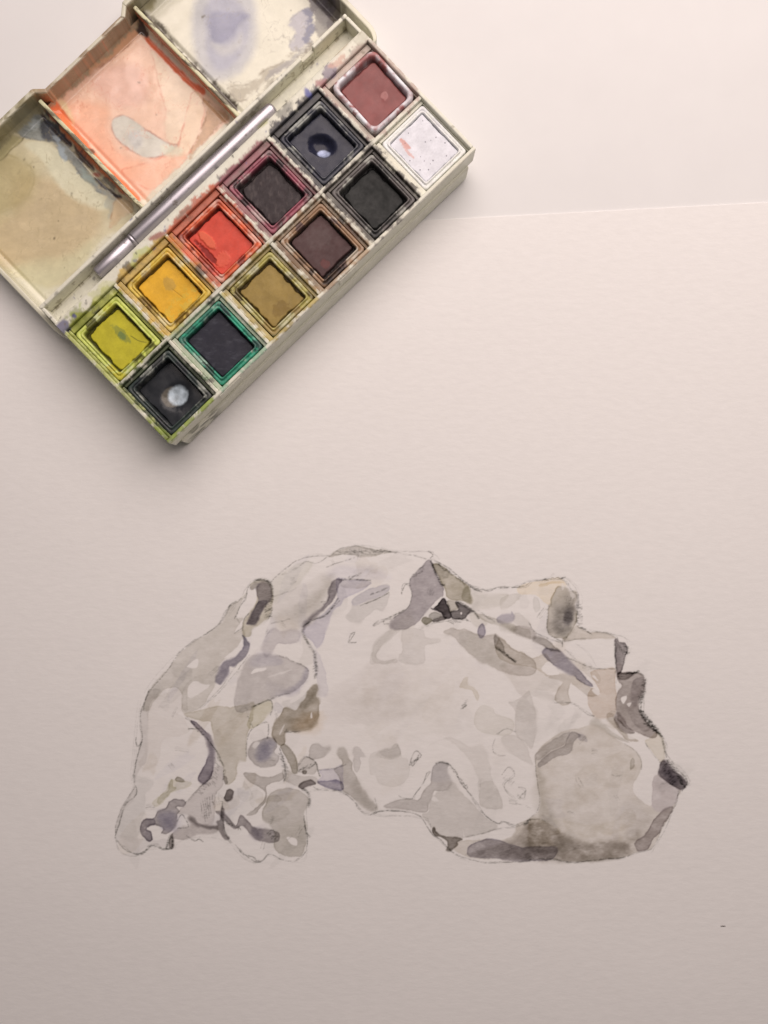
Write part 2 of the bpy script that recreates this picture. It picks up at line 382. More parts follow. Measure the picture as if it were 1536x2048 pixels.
# tile 2: hair lock and comb
W('2', (180,170,160), [985,880,960,900,840,990,700,1080,560,1200,480,1310,330,1470,250,1600,215,1728,290,1728,330,1640,420,1540,480,1510,590,1560,590,1740,640,1760,800,1690,850,1600,920,1480,940,1340,1000,1240,1180,1060,1190,960,1100,980,1180,850,1110,840,1160,720,1220,600,1150,670,1060,720,1020,790], edge=.2, var=.35)
W('2', (186,176,170), [480,1310,330,1470,250,1600,215,1728,300,1728,340,1620,450,1500,560,1400], a=.3, soft=6)
W('2', (184,174,166), [590,1560,700,1420,900,1380,940,1420,860,1500,720,1450,650,1530,650,1728,600,1728], a=.6)
LIFT('2', [640,1310,740,1235,745,1300,720,1325]); LIFT('2', [650,1590,660,1500,720,1450,800,1480,860,1490,760,1570,690,1610], a=.85)
LIFT('2', [1000,1225,1120,1130,1170,1050,1190,1090,1130,1190,1060,1215])
W('2', (172,161,144), [1250,530,1290,490,1370,480,1430,500,1460,560,1465,660,1455,760,1430,840,1380,900,1280,940,1250,1020,1190,1020,1180,950,1190,860,1240,800,1300,700,1310,560,1270,575], edge=.5)
W('2', (136,127,134), [1315,540,1350,500,1420,500,1455,560,1450,660,1400,720,1350,820,1300,900,1215,910,1240,840,1320,690,1310,620])
W('2', (150,142,146), [1320,690,1400,670,1400,720,1330,830,1300,905,1215,908,1250,830], edge=.5)
W('2', (166,158,162), [1250,540,1300,500,1340,510,1310,565,1260,570])
W('2', (126,119,130), [1175,1010,1200,1030,1250,1120,1200,1230,1100,1310,1050,1310,1030,1400,970,1485,920,1450,940,1360,1000,1260,1100,1220,1160,1150,1185,1090])
W('2', (160,154,150), [1180,1010,1215,1040,1240,1100,1195,1110,1175,1050], a=.6)
LIFT('2', [1260,1050,1290,950,1440,840,1400,960,1360,1100,1250,1200,1100,1400,1000,1520,900,1620,770,1712,830,1650,1000,1480,1080,1340,1210,1210], a=.7)
PEN('2', [215,1728,240,1640,300,1530,420,1390,480,1310,560,1190,700,1075,850,980,960,890,1030,780,1060,720,1150,670,1210,640,1230,550,1290,490,1370,475,1430,500,1460,560], dark=.34)
PEN('2', [1220,600,1210,660,1150,740,1100,850], dark=.4); PEN('2', [1110,985,1180,940])
PEN('2', [1290,490,1370,478,1430,500,1460,560,1462,640], w=2.2, passes=2, dark=.4)
HATCH('2', (1430,660), (1420,840), 9, 30, -6, dark=.45)
PEN('2', [1380,900,1430,840,1460,760], dark=.35); PEN('2', [1180,960,1190,860,1240,800])
# tile 3: forehead, ear
W('3', (172,162,152), [850,250,960,190,1100,160,1300,180,1470,215,1360,235,1190,265,1000,230,900,260], soft=2)
W('3', (188,179,168), [320,650,300,500,420,400,560,320,640,300,700,330,560,520,400,620,340,700], soft=4)
W('3', (172,162,152), [480,840,600,700,780,560,860,430,900,450,860,560,740,760,640,850,560,880], soft=11, edge=0)
W('3', (186,176,168), [300,900,320,680,480,560,700,480,820,420,840,560,700,760,560,860,480,860], soft=8, edge=0)
W('3', (187,178,182), [850,400,950,350,1150,350,1300,370,1440,460,1200,480,900,460,850,450], soft=9, edge=0)
W('3', (174,165,172), [930,470,1060,480,1150,470,1250,495,1240,530,1120,610,1000,660,970,720,890,790,830,950,790,1080,740,1140,700,1080,620,1010,610,960,700,880,800,800,880,720,930,640])
W('3', (184,174,166), [980,480,1150,470,1250,495,1240,530,1150,560,1060,560,980,540])
W('3', (122,113,117), [850,560,880,500,930,470,990,480,950,540,920,620,870,700,780,790,680,870,610,960,610,900,640,860,740,780,830,680], soft=2, edge=.2)
W('3', (180,171,164), [1080,680,1120,630,1250,560,1400,520,1440,540,1430,600,1440,640,1380,770,1300,770,1210,830,1150,895,1060,880,1015,840,1070,750], edge=.2)
W('3', (182,173,178), [1090,660,1250,560,1420,530,1430,590,1300,650,1150,710,1080,720])
W('3', (176,166,164), [250,1010,280,970,340,940,380,975,470,955,560,965,585,1010,550,1080,430,1100,350,1100,300,1190,240,1220,205,1160,220,1090], edge=.5)
W('3', (172,162,156), [20,1340,60,1260,150,1190,300,1200,400,1210,500,1260,610,1300,660,1360,640,1430,560,1520,450,1580,340,1600,200,1660,110,1728,-30,1740,-60,1600,0,1400], edge=.3, var=.35)
W('3', (160,152,162), [540,1560,620,1460,660,1370,640,1330,600,1380,570,1450,420,1560,350,1590], soft=5)
W('3', (186,178,186), [100,1250,180,1180,300,1200,380,1220,400,1280,250,1300,120,1310], soft=3)
LIFT('3', [105,1370,150,1330,240,1320,250,1335,190,1360,120,1380])
LIFT('3', [260,1412,380,1370,500,1340,430,1375,330,1400], a=.45)
W('3', (184,175,176), [720,1150,760,1200,800,1290,830,1400,840,1590,760,1590,740,1450,715,1330,700,1220])
W('3', (188,178,170), [1270,1260,1275,1130,1320,1060,1430,960,1536,960,1400,1080,1330,1160,1320,1240,1400,1260,1500,1240,1500,1280,1350,1290])
W('3', (192,182,174), [600,1030,680,1130,720,1250,640,1300,560,1280,600,1180], soft=3)
PEN('3', [300,490,400,400,520,310,620,265,760,250,880,240,960,185,1100,155,1180,170,1290,185,1480,215,1536,222], dark=.3)
PEN('3', [400,430,500,390,580,340,640,300,740,315,850,255,1000,230,1200,240,1450,215], dark=.25)
HATCH('3', (960,215), (1420,205), 12, 45, 10, dark=.35); PEN('3', [830,355,900,330,990,300,1100,265], dark=.3)
PEN('3', [320,640,420,610,480,590,540,560], dark=.2); PEN('3', [480,860,330,890,300,900], dark=.25)
PEN('3', [1160,725,1280,680,1430,600], dark=.45); PEN('3', [1250,620,1330,590,1400,560], dark=.35, passes=2)
HATCH('3', (1000,480), (1150,420), 7, 20, -10, dark=.35); PEN('3', [940,480,1080,470,1250,490], w=1.6)
PEN('3', [600,960,620,1030,680,1120,715,1180,720,1250,730,1330,720,1420], w=2.2, dark=.34, passes=2)
HATCH('3', (720,1180), (720,1420), 9, 14, -10, dark=.25)
PEN('3', [610,930,680,870,790,830,880,760,940,660], w=1.5, passes=2); PEN('3', [780,690,840,680,860,600], dark=.3)
PEN('3', [1045,1080,1060,1010,1100,985,1070,1040,1050,1075,1110,1080], dark=.4)
PEN('3', [380,1210,500,1260,610,1300,660,1360], dark=.3); PEN('3', [110,1700,200,1660,340,1600,480,1570], dark=.35)
PEN('3', [1280,920,1340,870,1420,850,1470,830,1536,790], dark=.3)
# tile 4: ear lobe, neck tendons, collar
W('4', (180,170,150), [120,160,200,120,290,100,310,180,250,260,180,330,100,380,60,340,90,280])
W('4', (182,174,172), [310,180,350,110,420,180,360,220])
W('4', (186,177,170), [420,110,560,60,640,10,600,100,540,180,430,170], soft=3)
W('4', (152,140,126), [620,80,660,0,720,-60,750,-20,735,60,765,100,755,180,760,270,720,350,650,395,580,400,520,400,440,400,430,520,360,520,300,420,320,330,380,240,430,170,540,190,580,120], edge=.35, var=.4)
W('4', (190,168,146), [530,320,640,240,750,220,755,290,710,360,640,395,560,390,520,360], soft=7, edge=0)
W('4', (160,150,140), [640,80,740,-40,745,60,720,100,640,160,580,150], soft=5, edge=0, var=.5)
LIFT('4', [677,250,690,215,697,260,685,270], a=.8)
LIFT('4', [245,290,300,250,345,200,350,220,300,280,260,305]); LIFT('4', [380,420,410,350,428,330,420,360,390,425], a=.6)
W('4', (158,148,142), [80,580,110,510,180,490,280,450,340,470,350,540,330,600,370,650,330,730,230,750,150,720,80,640])
W('4', (152,147,164), [180,530,280,480,340,500,320,570,300,640,200,690,160,640], soft=6, edge=0, var=.5)
LIFT('4', [120,540,150,500,190,510,150,560], a=.6); LIFT('4', [280,640,320,600,360,610,350,660], a=.35, soft=3)
W('4', (150,140,128), [380,540,430,520,490,570,540,660,555,780,510,800,470,720,420,620])
W('4', (162,152,144), [30,800,110,790,200,830,300,830,400,790,420,850,300,900,250,940,260,1050,200,1130,140,1200,60,1200,150,1140,230,1050,240,980,170,920,80,880])
W('4', (176,166,158), [420,760,560,820,720,840,760,900,640,870,560,930,420,860], soft=2)
LIFT('4', [50,740,200,745,400,740,370,800,250,830,180,800,50,790]); LIFT('4', [280,945,340,910,430,905,430,945,320,975])
W('4', (176,166,158), [560,720,640,640,720,680,740,760,700,820,560,780])
W('4', (130,120,112), [600,770,640,770,640,805,605,805])
W('4', (168,158,151), [665,560,700,510,760,515,800,550,860,545,865,575,820,630,760,665,700,665,660,640], edge=.25)
W('4', (164,154,145), [930,600,950,555,1000,555,1020,590,1050,660,1080,700,1080,760,1120,830,1170,930,1240,1030,1310,1100,1320,1150,1250,1160,1150,1090,1050,1010,980,960,950,850,900,760,960,730,980,690,945,650])
W('4', (184,174,166), [1120,830,1170,930,1240,1030,1310,1100,1320,1150,1250,1160,1150,1090,1080,980], soft=5, edge=0)
W('4', (179,169,162), [1080,560,1110,545,1160,570,1205,640,1150,650,1160,720,1130,790,1100,770,1085,690,1095,640,1075,610])
W('4', (174,164,174), [760,770,900,750,980,720,990,860,980,900,870,880,740,880,790,830], soft=2)
W('4', (134,126,140), [740,880,860,870,920,860,980,890,1000,930,970,965,880,950,790,920])
W('4', (112,102,98), [560,930,600,880,650,865,710,880,725,910,640,930,600,950])
W('4', (172,162,153), [210,1180,240,1110,290,1000,380,950,500,950,580,970,660,1040,640,1130,610,1190,635,1300,640,1400,610,1560,560,1605,450,1595,350,1550,325,1480,330,1380,280,1290,230,1270], edge=.35)
W('4', (186,176,167), [220,1150,300,1010,400,1040,360,1090,440,1120,480,1190,380,1260,260,1280,215,1220])
W('4', (190,180,170), [330,1380,480,1290,600,1250,635,1350,620,1560,480,1590,350,1540], soft=4)
LIFT('4', [450,1410,540,1430,545,1490,490,1480])
W('4', (137,127,126), [-240,-25+1190,-180,1170,-100,1240,-40,1300,0,1210,60,1240,140,1320,270,1340,370,1370,370,1450,210,1460,110,1400,30,1300,-60,1330,-140,1260])
W('4', (150,141,150), [110,1330,200,1340,220,1430,140,1420], soft=5, edge=0)
W('4', (194,184,176), [90,1040,130,960,220,990,210,1090,150,1140,100,1110])
W('4', (187,177,169), [1300,620,1380,570,1480,560,1520,530,1536,640,1400,660])
PEN('4', [60,650,60,520,90,410,150,350,210,310,260,320,275,400,260,470], dark=.35)
PEN('4', [600,945,650,980,670,1040,665,1120], w=2.4, dark=.5)
PEN('4', [0,1530,60,1590,140,1640,210,1640,280,1575,400,1630,500,1650,580,1610,640,1540,640,1400,620,1300,610,1200], dark=.42)
PEN('4', [620,1300,640,1370,670,1415]); PEN('4', [120,170,200,125,290,100,310,180,290,240], dark=.4)
PEN('4', [700,920,760,960,880,960,980,980,1100,1070,1130,1130,1200,1200,1290,1190,1350,1160,1536,1170], dark=.35)
PEN('4', [560,720,600,660,640,640,720,680,740,760,770,830], passes=2, dark=.35); HATCH('4', (570,760), (720,720), 6, 25, -20, dark=.3)
HATCH('4', (390,620), (440,760), 7, 22, 14, dark=.35); PEN('4', [380,560,420,700,440,820,420,870], passes=2, dark=.35)
HATCH('4', (270,1350), (360,1430), 6, 25, -20, dark=.4); HATCH('4', (-170,1250), (0,1330), 9, 14, 14, dark=.4)
PEN('4', [440,380,440,400,520,400,580,400], w=1.6); PEN('4', [1290,1040,1310,1100,1300,1150], dark=.25)
HATCH('4', (60,160), (110,360), 5, 10, 12, dark=.3); PEN('4', [760,770,900,750,1020,715], dark=.3)
# tile 5: brow, eye, temple
W('5', (148,138,140), [500,350,540,290,580,290,620,350,650,450,700,530,710,580,690,650,620,700,560,760,500,840,430,900,350,950,250,960,190,930,200,880,280,810,360,750,400,660,400,600,380,520,390,460,450,400], edge=.25)
W('5', (190,180,170), [190,930,200,880,280,810,380,780,430,900,350,950,250,960], soft=5, edge=0)
W('5', (158,147,131), [600,330,680,340,760,400,850,470,940,530,970,620,970,700,900,680,820,680,740,650,715,560,690,510,640,420], var=.35)
W('5', (172,163,155), [600,330,680,340,760,400,740,460,660,450,620,400], soft=3)
W('5', (170,161,148), [880,640,900,560,940,540,970,620,970,700,920,690])
W('5', (64,58,61), [580,750,640,720,690,660,720,660,745,720,775,800,770,850,720,850,690,800,640,770], var=.15)
W('5', (98,92,92), [820,690,880,710,950,750,990,780,960,790,920,840,870,860,790,855,770,800,800,770,850,760], var=.3)
W('5', (98,90,86), [590,870,640,850,700,830,740,850,680,870,610,890]); W('5', (128,120,106), [490,870,530,830,590,860,580,890,530,905])
W('5', (150,142,134), [560,820,620,780,700,820,640,850,590,860]); W('5', (168,158,146), [740,680,820,690,850,750,800,770,770,790])
LIFT('5', [590,730,680,640,690,655,640,710,610,750], a=.9); LIFT('5', [868,795,880,788,888,800,878,810], a=.9, soft=.8)
W('5', (185,175,167), [310,960,500,950,540,1030,660,1050,660,1090,530,1120,520,1280,300,1270,270,1200,310,1150], edge=.2)
W('5', (190,180,172), [0,1270,20,1120,60,1050,180,960,260,960,160,1060,80,1150,70,1230,150,1260,250,1240,200,1280,60,1290])
W('5', (174,163,154), [700,980,780,940,860,960,900,950,1000,990,1110,1010,1190,1000,1290,1060,1400,1150,1536,1210,1600,1300,1540,1400,1330,1380,1200,1330,1050,1260,950,1190,870,1110,780,1020], edge=.4)
W('5', (188,179,170), [860,980,1000,990,1110,1030,1250,1160,1300,1300,1200,1320,1050,1250,950,1180,870,1110], soft=3)
W('5', (140,131,142), [1040,940,1070,895,1110,950,1110,1000,1065,1040,1035,1000])
W('5', (152,144,152), [1215,850,1260,815,1350,800,1360,780,1390,820,1380,870,1330,890,1230,890])
W('5', (186,176,166), [980,600,1150,620,1330,620,1250,720,1150,740,1000,760], soft=3)
W('5', (176,166,156), [1000,800,1200,850,1330,900,1450,930,1536,960,1536,1050,1400,1000,1250,930,1100,880])
W('5', (150,140,132), [1200,1000,1240,1040,1290,1120,1300,1170,1400,1270,1300,1210,1220,1140,1190,1060])
W('5', (186,174,160), [860,1500,900,1430,940,1410,940,1480,1000,1520,1050,1590,1030,1640,980,1550,900,1520])
W('5', (186,176,166), [980,780,1060,840,1120,900,1040,940,980,880,960,820], soft=4)
PEN('5', [230,220,400,240,540,275], dark=.3); PEN('5', [560,205,600,240,580,275], dark=.4); PEN('5', [300,610,340,520,380,510], passes=2)
PEN('5', [500,350,450,400,390,460,380,520,400,600,400,660,360,750,280,810,200,880], dark=.35)
PEN('5', [590,290,610,360,650,450,690,520,710,525], w=2.0, dark=.6)
PEN('5', [590,290,640,300,760,370,850,450,960,530,1040,570,1140,580,1250,550,1400,550,1500,530,1536,500], passes=2, dark=.35)
HATCH('5', (640,320), (960,545), 14, 14, 10, dark=.35); HATCH('5', (980,560), (1060,590), 5, 20, 8, dark=.3)
PEN('5', [30,920,130,870,200,850], dark=.3); PEN('5', [180,900,130,900,140,860,220,830,330,770], dark=.4)
PEN('5', [480,950,600,900,750,870,870,850], dark=.3); HATCH('5', (760,890), (960,850), 8, 24, 10, dark=.3)
PEN('5', [820,690,900,720,990,780,1040,850], w=1.8, dark=.5); PEN('5', [1220,1140,1300,1190,1400,1270], w=1.8, dark=.4, passes=2)
HATCH('5', (1050,780), (1180,880), 6, 20, 14, dark=.2); PEN('5', [740,680,770,760,790,850], dark=.4)
HATCH('5', (500,400), (420,440), 5, 10, -10, dark=.3); HATCH('5', (890,1690), (920,1640), 4, 14, -6, dark=.25)
# tile 6: jaw and collar
W('6', (166,156,149), [585,860,600,760,640,700,700,690,750,720,745,800,790,890,720,960,620,970,600,1040,560,1100,555,1160,500,1175,300,1150,145,1130,170,1090,300,1050,420,1045,470,1050,520,960,580,900], edge=.4)
W('6', (192,184,196), [585,860,600,760,640,700,700,690,750,720,745,800,770,860,660,880], soft=3)
W('6', (180,170,162), [500,1190,560,1170,570,1090,640,980,720,965,790,895,870,980,960,1060,1050,1160,1130,1240,1220,1300,1180,1350,1050,1385,920,1410,890,1340,890,1410,800,1410,700,1390,640,1380,560,1280], edge=.15)
LIFT('6', [590,1050,610,1020,640,1040,655,1065,620,1065], a=.8)
W('6', (116,106,98), [600,1360,600,1330,620,1320,650,1370,720,1400,890,1420,840,1460,840,1490,770,1540,730,1535,745,1460,680,1410,630,1400])
W('6', (189,179,171), [560,540,700,470,800,520,960,680,1050,900,1060,1100,1250,1140,1260,1020,1180,880,1140,680,1080,540,950,540,760,450], edge=.2)
W('6', (183,173,165), [1330,120,1400,100,1480,40,1536,20,1600,300,1560,560,1480,500,1400,420,1390,200], edge=.2)
W('6', (186,176,168), [1260,450,1400,430,1500,540,1536,640,1560,720,1400,640,1300,560])
W('6', (190,180,170), [1050,150,1180,170,1220,230,1380,300,1350,420,1150,430,1000,330])
W('6', (190,180,172), [1040,900,1180,880,1250,1010,1260,1140,1080,1120,1050,1000])
W('6', (191,181,173), [0,620,80,580,190,550,250,510,280,560,310,650,360,660,380,780,330,890,220,930,100,900,50,830,0,800])
W('6', (186,176,169), [90,600,200,560,240,520,280,540,290,620,180,650])
PEN('6', [750,700,830,790,870,890,940,970,1030,1100,1100,1200,1220,1280,1280,1260,1390,1305,1480,1270,1536,1240], passes=2, dark=.36)
PEN('6', [640,700,700,690,750,720], w=2.2, dark=.45); PEN('6', [410,1040,450,980,510,900,550,800,580,790], passes=2, dark=.3)
PEN('6', [0,1200,60,1170,200,1160,400,1180,490,1220,550,1310,600,1390,680,1440,750,1520,850,1590,940,1625,1100,1650,1300,1650,1536,1640], dark=.42)
PEN('6', [900,1410,1050,1385,1200,1340,1380,1320], dark=.3); PEN('6', [1270,810,1340,740,1390,820,1300,890,1300,960,1370,1030], dark=.2, passes=2); HATCH('6', (1290,830), (1370,900), 5, 14, -14, dark=.16)
PEN('6', [1430,930,1490,950,1480,1030,1440,1030,1420,1000], dark=.2, passes=2); HATCH('6', (1440,1040), (1490,960), 4, 12, -12, dark=.2); PEN('6', [380,720,430,590,490,630,440,690,410,730,390,690], dark=.4)
HATCH('6', (390,720), (480,630), 5, 10, -14, dark=.35); HATCH('6', (770,730), (930,940), 9, 12, 14, dark=.3)
PEN('6', [280,1020,330,1040,410,1045], dark=.3); PEN('6', [1180,600,1180,540,1200,480], dark=.25); PEN('6', [1180,600,1240,630,1300,625], dark=.2)
PEN('6', [1220,430,1300,370,1400,400], dark=.25); HATCH('6', (880,170), (930,150), 4, 8, -8, dark=.3)
PEN('6', [1400,1090,1480,1110,1536,1140], dark=.25); HATCH('6', (1480,1290), (1530,1260), 4, 14, -8, dark=.4)
# tile 7: nose and mouth
W('7', (202,184,162), [170,260,280,215,400,200,520,170,600,190,640,240,580,250,530,290,490,420,430,410,370,350,290,330,180,330], edge=.2)
W('7', (190,174,154), [370,240,450,215,560,205,620,215,560,225,450,245,390,258])
W('7', (186,177,169), [320,370,370,370,380,480,330,490]); W('7', (188,178,169), [0,380,100,330,200,340,140,420,30,470,0,440])
W('7', (162,151,138), [460,470,490,420,500,340,540,260,590,250,650,270,670,300,730,300,740,370,720,440,745,520,740,600,690,690,640,740,600,770,520,740,460,690], edge=.5, var=.3)
W('7', (152,145,142), [520,480,600,430,680,470,700,560,680,680,600,720,520,660], soft=9, edge=0, var=.5)
W('7', (112,106,110), [615,540,650,470,700,500,695,580,650,620,610,590], soft=4, edge=0)
LIFT('7', [590,260,600,220,620,260,600,290], a=.5); LIFT('7', [670,310,700,310,720,350,690,370], a=.4)
LIFT('7', [530,760,560,750,600,760,590,785,550,780])
W('7', (180,168,156), [740,630,800,670,870,690,980,690,1110,750,870,755,620,780,690,690])
W('7', (124,114,112), [1100,770,1130,760,1150,790,1200,800,1225,860,1200,960,1170,1060,1130,1100,1105,1050,1110,940], var=.35)
W('7', (184,170,162), [1120,1000,1170,1010,1150,1090,1110,1110])
W('7', (150,138,131), [1130,1080,1250,1085,1330,1080,1390,1130,1390,1240,1350,1330,1330,1420,1370,1500,1440,1590,1510,1650,1500,1700,1430,1700,1300,1650,1200,1600,1120,1500,1110,1310,1170,1210,1130,1150], edge=.3, var=.35)
W('7', (132,121,116), [1130,1080,1290,1085,1250,1130,1170,1150,1140,1140], soft=2)
W('7', (172,161,157), [1280,1160,1390,1130,1390,1240,1350,1330,1300,1400,1250,1340])
W('7', (164,152,147), [1100,1480,1150,1480,1220,1580,1300,1660,1200,1650,1110,1560])
W('7', (180,169,163), [1210,1400,1320,1390,1440,1600,1380,1650,1280,1560])
LIFT('7', [1160,1330,1220,1310,1190,1380]); LIFT('7', [1220,1380,1260,1370,1240,1410], a=.8); LIFT('7', [1070,1150,1110,1130,1140,1170,1110,1180])
W('7', (184,167,153), [900,1060,1000,1050,1095,1040,1110,1160,1115,1300,1110,1430,1080,1500,960,1520,880,1480,850,1400,835,1310,880,1230,960,1260,870,1110], edge=.3)
W('7', (136,128,136), [410,900,450,850,560,860,640,930,720,1010,790,1090,885,1200,870,1215,790,1180,700,1110,600,1060,500,1000], edge=.45)
W('7', (152,142,134), [315,770,330,730,380,735,450,760,530,830,580,880,460,860,420,830,350,790], edge=.5)
W('7', (166,155,148), [130,690,150,630,280,640,350,700,320,760,220,740])
W('7', (178,168,158), [0,620,100,600,160,640,130,700,0,670]); W('7', (184,174,166), [140,510,200,520,290,600,280,640,180,620,130,590])
W('7', (182,170,158), [0,740,120,840,230,890,310,940,440,900,500,1000,560,1090,460,1120,400,1080,300,1030,160,1010,0,950,-40,850], edge=.4)
W('7', (176,164,153), [460,1130,580,1090,700,1110,850,1210,960,1290,850,1310,700,1200,680,1180,660,1280,690,1360,600,1390,530,1340,560,1230,600,1170], edge=.35)
W('7', (186,175,165), [640,930,780,990,900,1040,960,1120,940,1180,800,1080,700,990], soft=2)
W('7', (186,176,168), [160,1400,220,1310,340,1260,520,1290,540,1350,330,1300,260,1340,350,1430,350,1540,250,1560,160,1540], soft=3, edge=.1)
W('7', (190,179,170), [0,1020,160,1010,400,1080,560,1180,560,1260,340,1250,200,1300,100,1150], soft=3)
LIFT('7', [400,1040,460,975,510,1010,570,1090,480,1110,430,1085]); LIFT('7', [680,1190,760,1240,835,1305,850,1400,880,1480,780,1420,690,1370,665,1280], a=.9)
LIFT('7', [880,1110,910,1110,940,1160,910,1140], a=.9); LIFT('7', [885,1240,930,1240,960,1280,940,1300,890,1265], a=.9)
PEN('7', [0,265,100,265,180,250,280,210,400,195,500,165,600,180,650,230,690,290,740,350,745,480,740,600,790,660,870,685,980,690,1110,745,1150,790,1220,830,1200,950,1160,1080,1250,1080,1340,1080,1390,1130,1390,1250,1340,1370,1340,1450,1420,1570,1536,1660], passes=2, dark=.36)
HATCH('7', (755,420), (770,620), 10, 22, 4, dark=.3); HATCH('7', (420,190), (610,170), 8, 26, -8, dark=.35)
HATCH('7', (760,650), (860,700), 6, 26, 14, dark=.35); PEN('7', [740,800,830,890,920,1010], dark=.25)
PEN('7', [490,420,460,480,460,690,520,745,600,780,650,730], dark=.4); PEN('7', [600,780,600,830], dark=.4)
PEN('7', [870,755,740,765,620,780], dark=.3); PEN('7', [640,930,780,990,900,1040,1000,1050,1095,1040], dark=.36)
PEN('7', [520,1370,690,1380,830,1480,900,1500], dark=.3, passes=2); HATCH('7', (1210,820), (1215,900), 5, 22, 6, dark=.35)
HATCH('7', (1140,1110), (1330,1075), 9, 20, -10, dark=.5); HATCH('7', (1390,1150), (1345,1360), 12, 12, 4, dark=.4)
HATCH('7', (1350,1440), (1500,1640), 14, 16, 4, w=1.7, dark=.55); HATCH('7', (1110,800), (1200,900), 5, 10, 30, dark=.3)
PEN('7', [280,600,340,690,450,750,600,790], dark=.3); PEN('7', [1100,780,1105,930,1110,1080], w=1.6, dark=.4)
HATCH('7', (640,860), (760,990), 6, 18, 8, dark=.18)
# tile 8: chin
W('8', (178,166,154), [60,560,200,430,300,370,450,340,600,320,760,430,860,490,960,560,1010,640,1000,720,930,890,1000,1000,1090,1050,1100,950,1120,780,1160,760,1290,850,1370,900,1330,1000,1260,1150,1180,1290,1160,1350,1100,1430,960,1470,860,1510,700,1530,500,1555,370,1550,200,1530,-10,1535,-300,1530,-561,1515,-636,1478,-693,1431,-636,1365,-457,1346,-250,1355,-137,1290,-128,1233,0,1150,80,1090,90,1000,65,850,50,700], edge=.16, var=.5, a=.78)
W('8', (174,163,154), [0,1180,200,1230,400,1350,560,1370,800,1330,960,1260,1000,1400,860,1510,500,1555,0,1530], soft=6, edge=0, var=1.0, a=.8)
W('8', (160,149,141), [-560,1500,-420,1440,-137,1330,0,1200,180,1240,360,1350,560,1390,760,1370,900,1400,860,1500,600,1545,360,1550,0,1530], soft=5, edge=.12, var=.5)
W('8', (178,166,154), [-120,1240,0,1170,120,1130,200,1230,320,1330,200,1400,0,1400,-100,1330], soft=4, edge=.1, var=.7, a=.3)
W('8', (178,168,158), [60,700,130,800,150,1000,260,1250,100,1150,60,900], soft=9, edge=0)
W('8', (186,176,170), [860,1000,1060,1100,1100,1200,960,1350,860,1250], soft=10, edge=0)
W('6', (150,141,146), [930,1560,950,1490,1060,1440,1200,1430,1320,1470,1430,1500,1536,1510,1700,1500,1790,1510,1800,1570,1740,1630,1536,1640,1400,1645,1200,1620,1050,1610,950,1600], edge=.35, var=.35)
LIFT('8', [280,650,700,560,850,760,820,1100,500,1250,280,1080], a=.24, soft=14)
W('8', (188,176,164), [420,760,620,640,860,560,960,700,880,860,700,900,560,1040,420,1000], soft=3, edge=.1, var=.8, a=.45)
W('8', (190,180,172), [260,900,420,840,640,1000,620,1180,420,1240,280,1130], soft=3, edge=.15, var=.8, a=.45)
W('8', (186,174,160), [300,1180,520,1220,760,1180,900,1080,960,1180,800,1290,560,1330,380,1290], soft=3, edge=.12, var=.8, a=.5)
W('8', (170,160,154), [60,560,250,420,360,380,300,500,180,550,100,630,60,620], soft=2)
W('8', (158,148,143), [70,680,100,640,180,560,300,510,330,440,370,385,430,390,455,420,400,470,380,550,310,590,220,610,150,670,90,700], edge=.25)
W('8', (176,167,167), [430,400,480,410,520,470,450,460])
W('8', (104,94,94), [1165,700,1200,640,1250,660,1290,720,1380,790,1420,850,1380,900,1300,870,1220,820,1160,755], var=.35)
W('8', (140,130,136), [1190,720,1240,690,1330,790,1320,860,1240,820], soft=4, edge=0)
W('8', (186,174,180), [1120,780,1160,760,1290,860,1350,900,1330,1000,1280,1050,1180,1100,1100,1040], soft=3)
W('8', (156,144,140), [940,1400,970,1350,1060,1290,1120,1170,1200,1090,1280,1050,1290,1090,1220,1200,1170,1290,1120,1350,1060,1440,980,1460], edge=.45)
W('8', (176,164,152), [0,1160,180,1210,280,1290,180,1320,200,1400,0,1420], soft=4)
W('8', (188,176,160), [1040,470,1080,430,1150,380,1200,420,1230,560,1190,660,1120,580])
W('8', (170,160,150), [905,720,905,640,930,620,945,660,930,700])
W('8', (168,156,144), [690,220,740,210,790,300,850,380,960,450,980,470,880,460,800,380,720,290]); W('8', (158,147,139), [770,240,830,290,900,360,950,390,850,390,780,330])
W('8', (178,168,158), [540,310,600,250,680,310,820,420,900,480,760,430,640,350])
LIFT('8', [690,330,740,350,820,410,830,430,760,390], a=.8); LIFT('8', [880,400,930,420,960,440,900,445], a=.8)
PEN('8', [1040,0,1000,130,1030,250,1120,350,1190,410,1220,500,1230,600], passes=2, w=1.5, dark=.42)
PEN('8', [1250,630,1330,720,1420,820,1380,910], passes=2, dark=.35); HATCH('8', (1250,640), (1400,880), 16, 22, 14, dark=.42)
HATCH('8', (1200,640), (1300,860), 10, 18, -16, dark=.35)
PEN('8', [1350,900,1330,1010,1280,1110,1210,1220,1170,1300], dark=.34); PEN('8', [0,1535,200,1530,380,1555,560,1540,860,1510], w=1.7, dark=.42)
PEN('8', [880,1510,940,1470,1040,1460,1120,1420,1170,1330], dark=.25); PEN('8', [1040,480,1100,570,1190,670], dark=.36)
PEN('8', [0,1165,90,1170,140,1190], dark=.35); PEN('8', [60,600,50,700,70,860,90,1010,60,1100,0,1150], dark=.22)
PEN('8', [740,760,780,780,830,770], dark=.2); PEN('8', [860,490,960,560,1010,640,1000,720], dark=.2)
HATCH('8', (1040,300), (1190,410), 8, 16, 10, w=1.6, dark=.45)

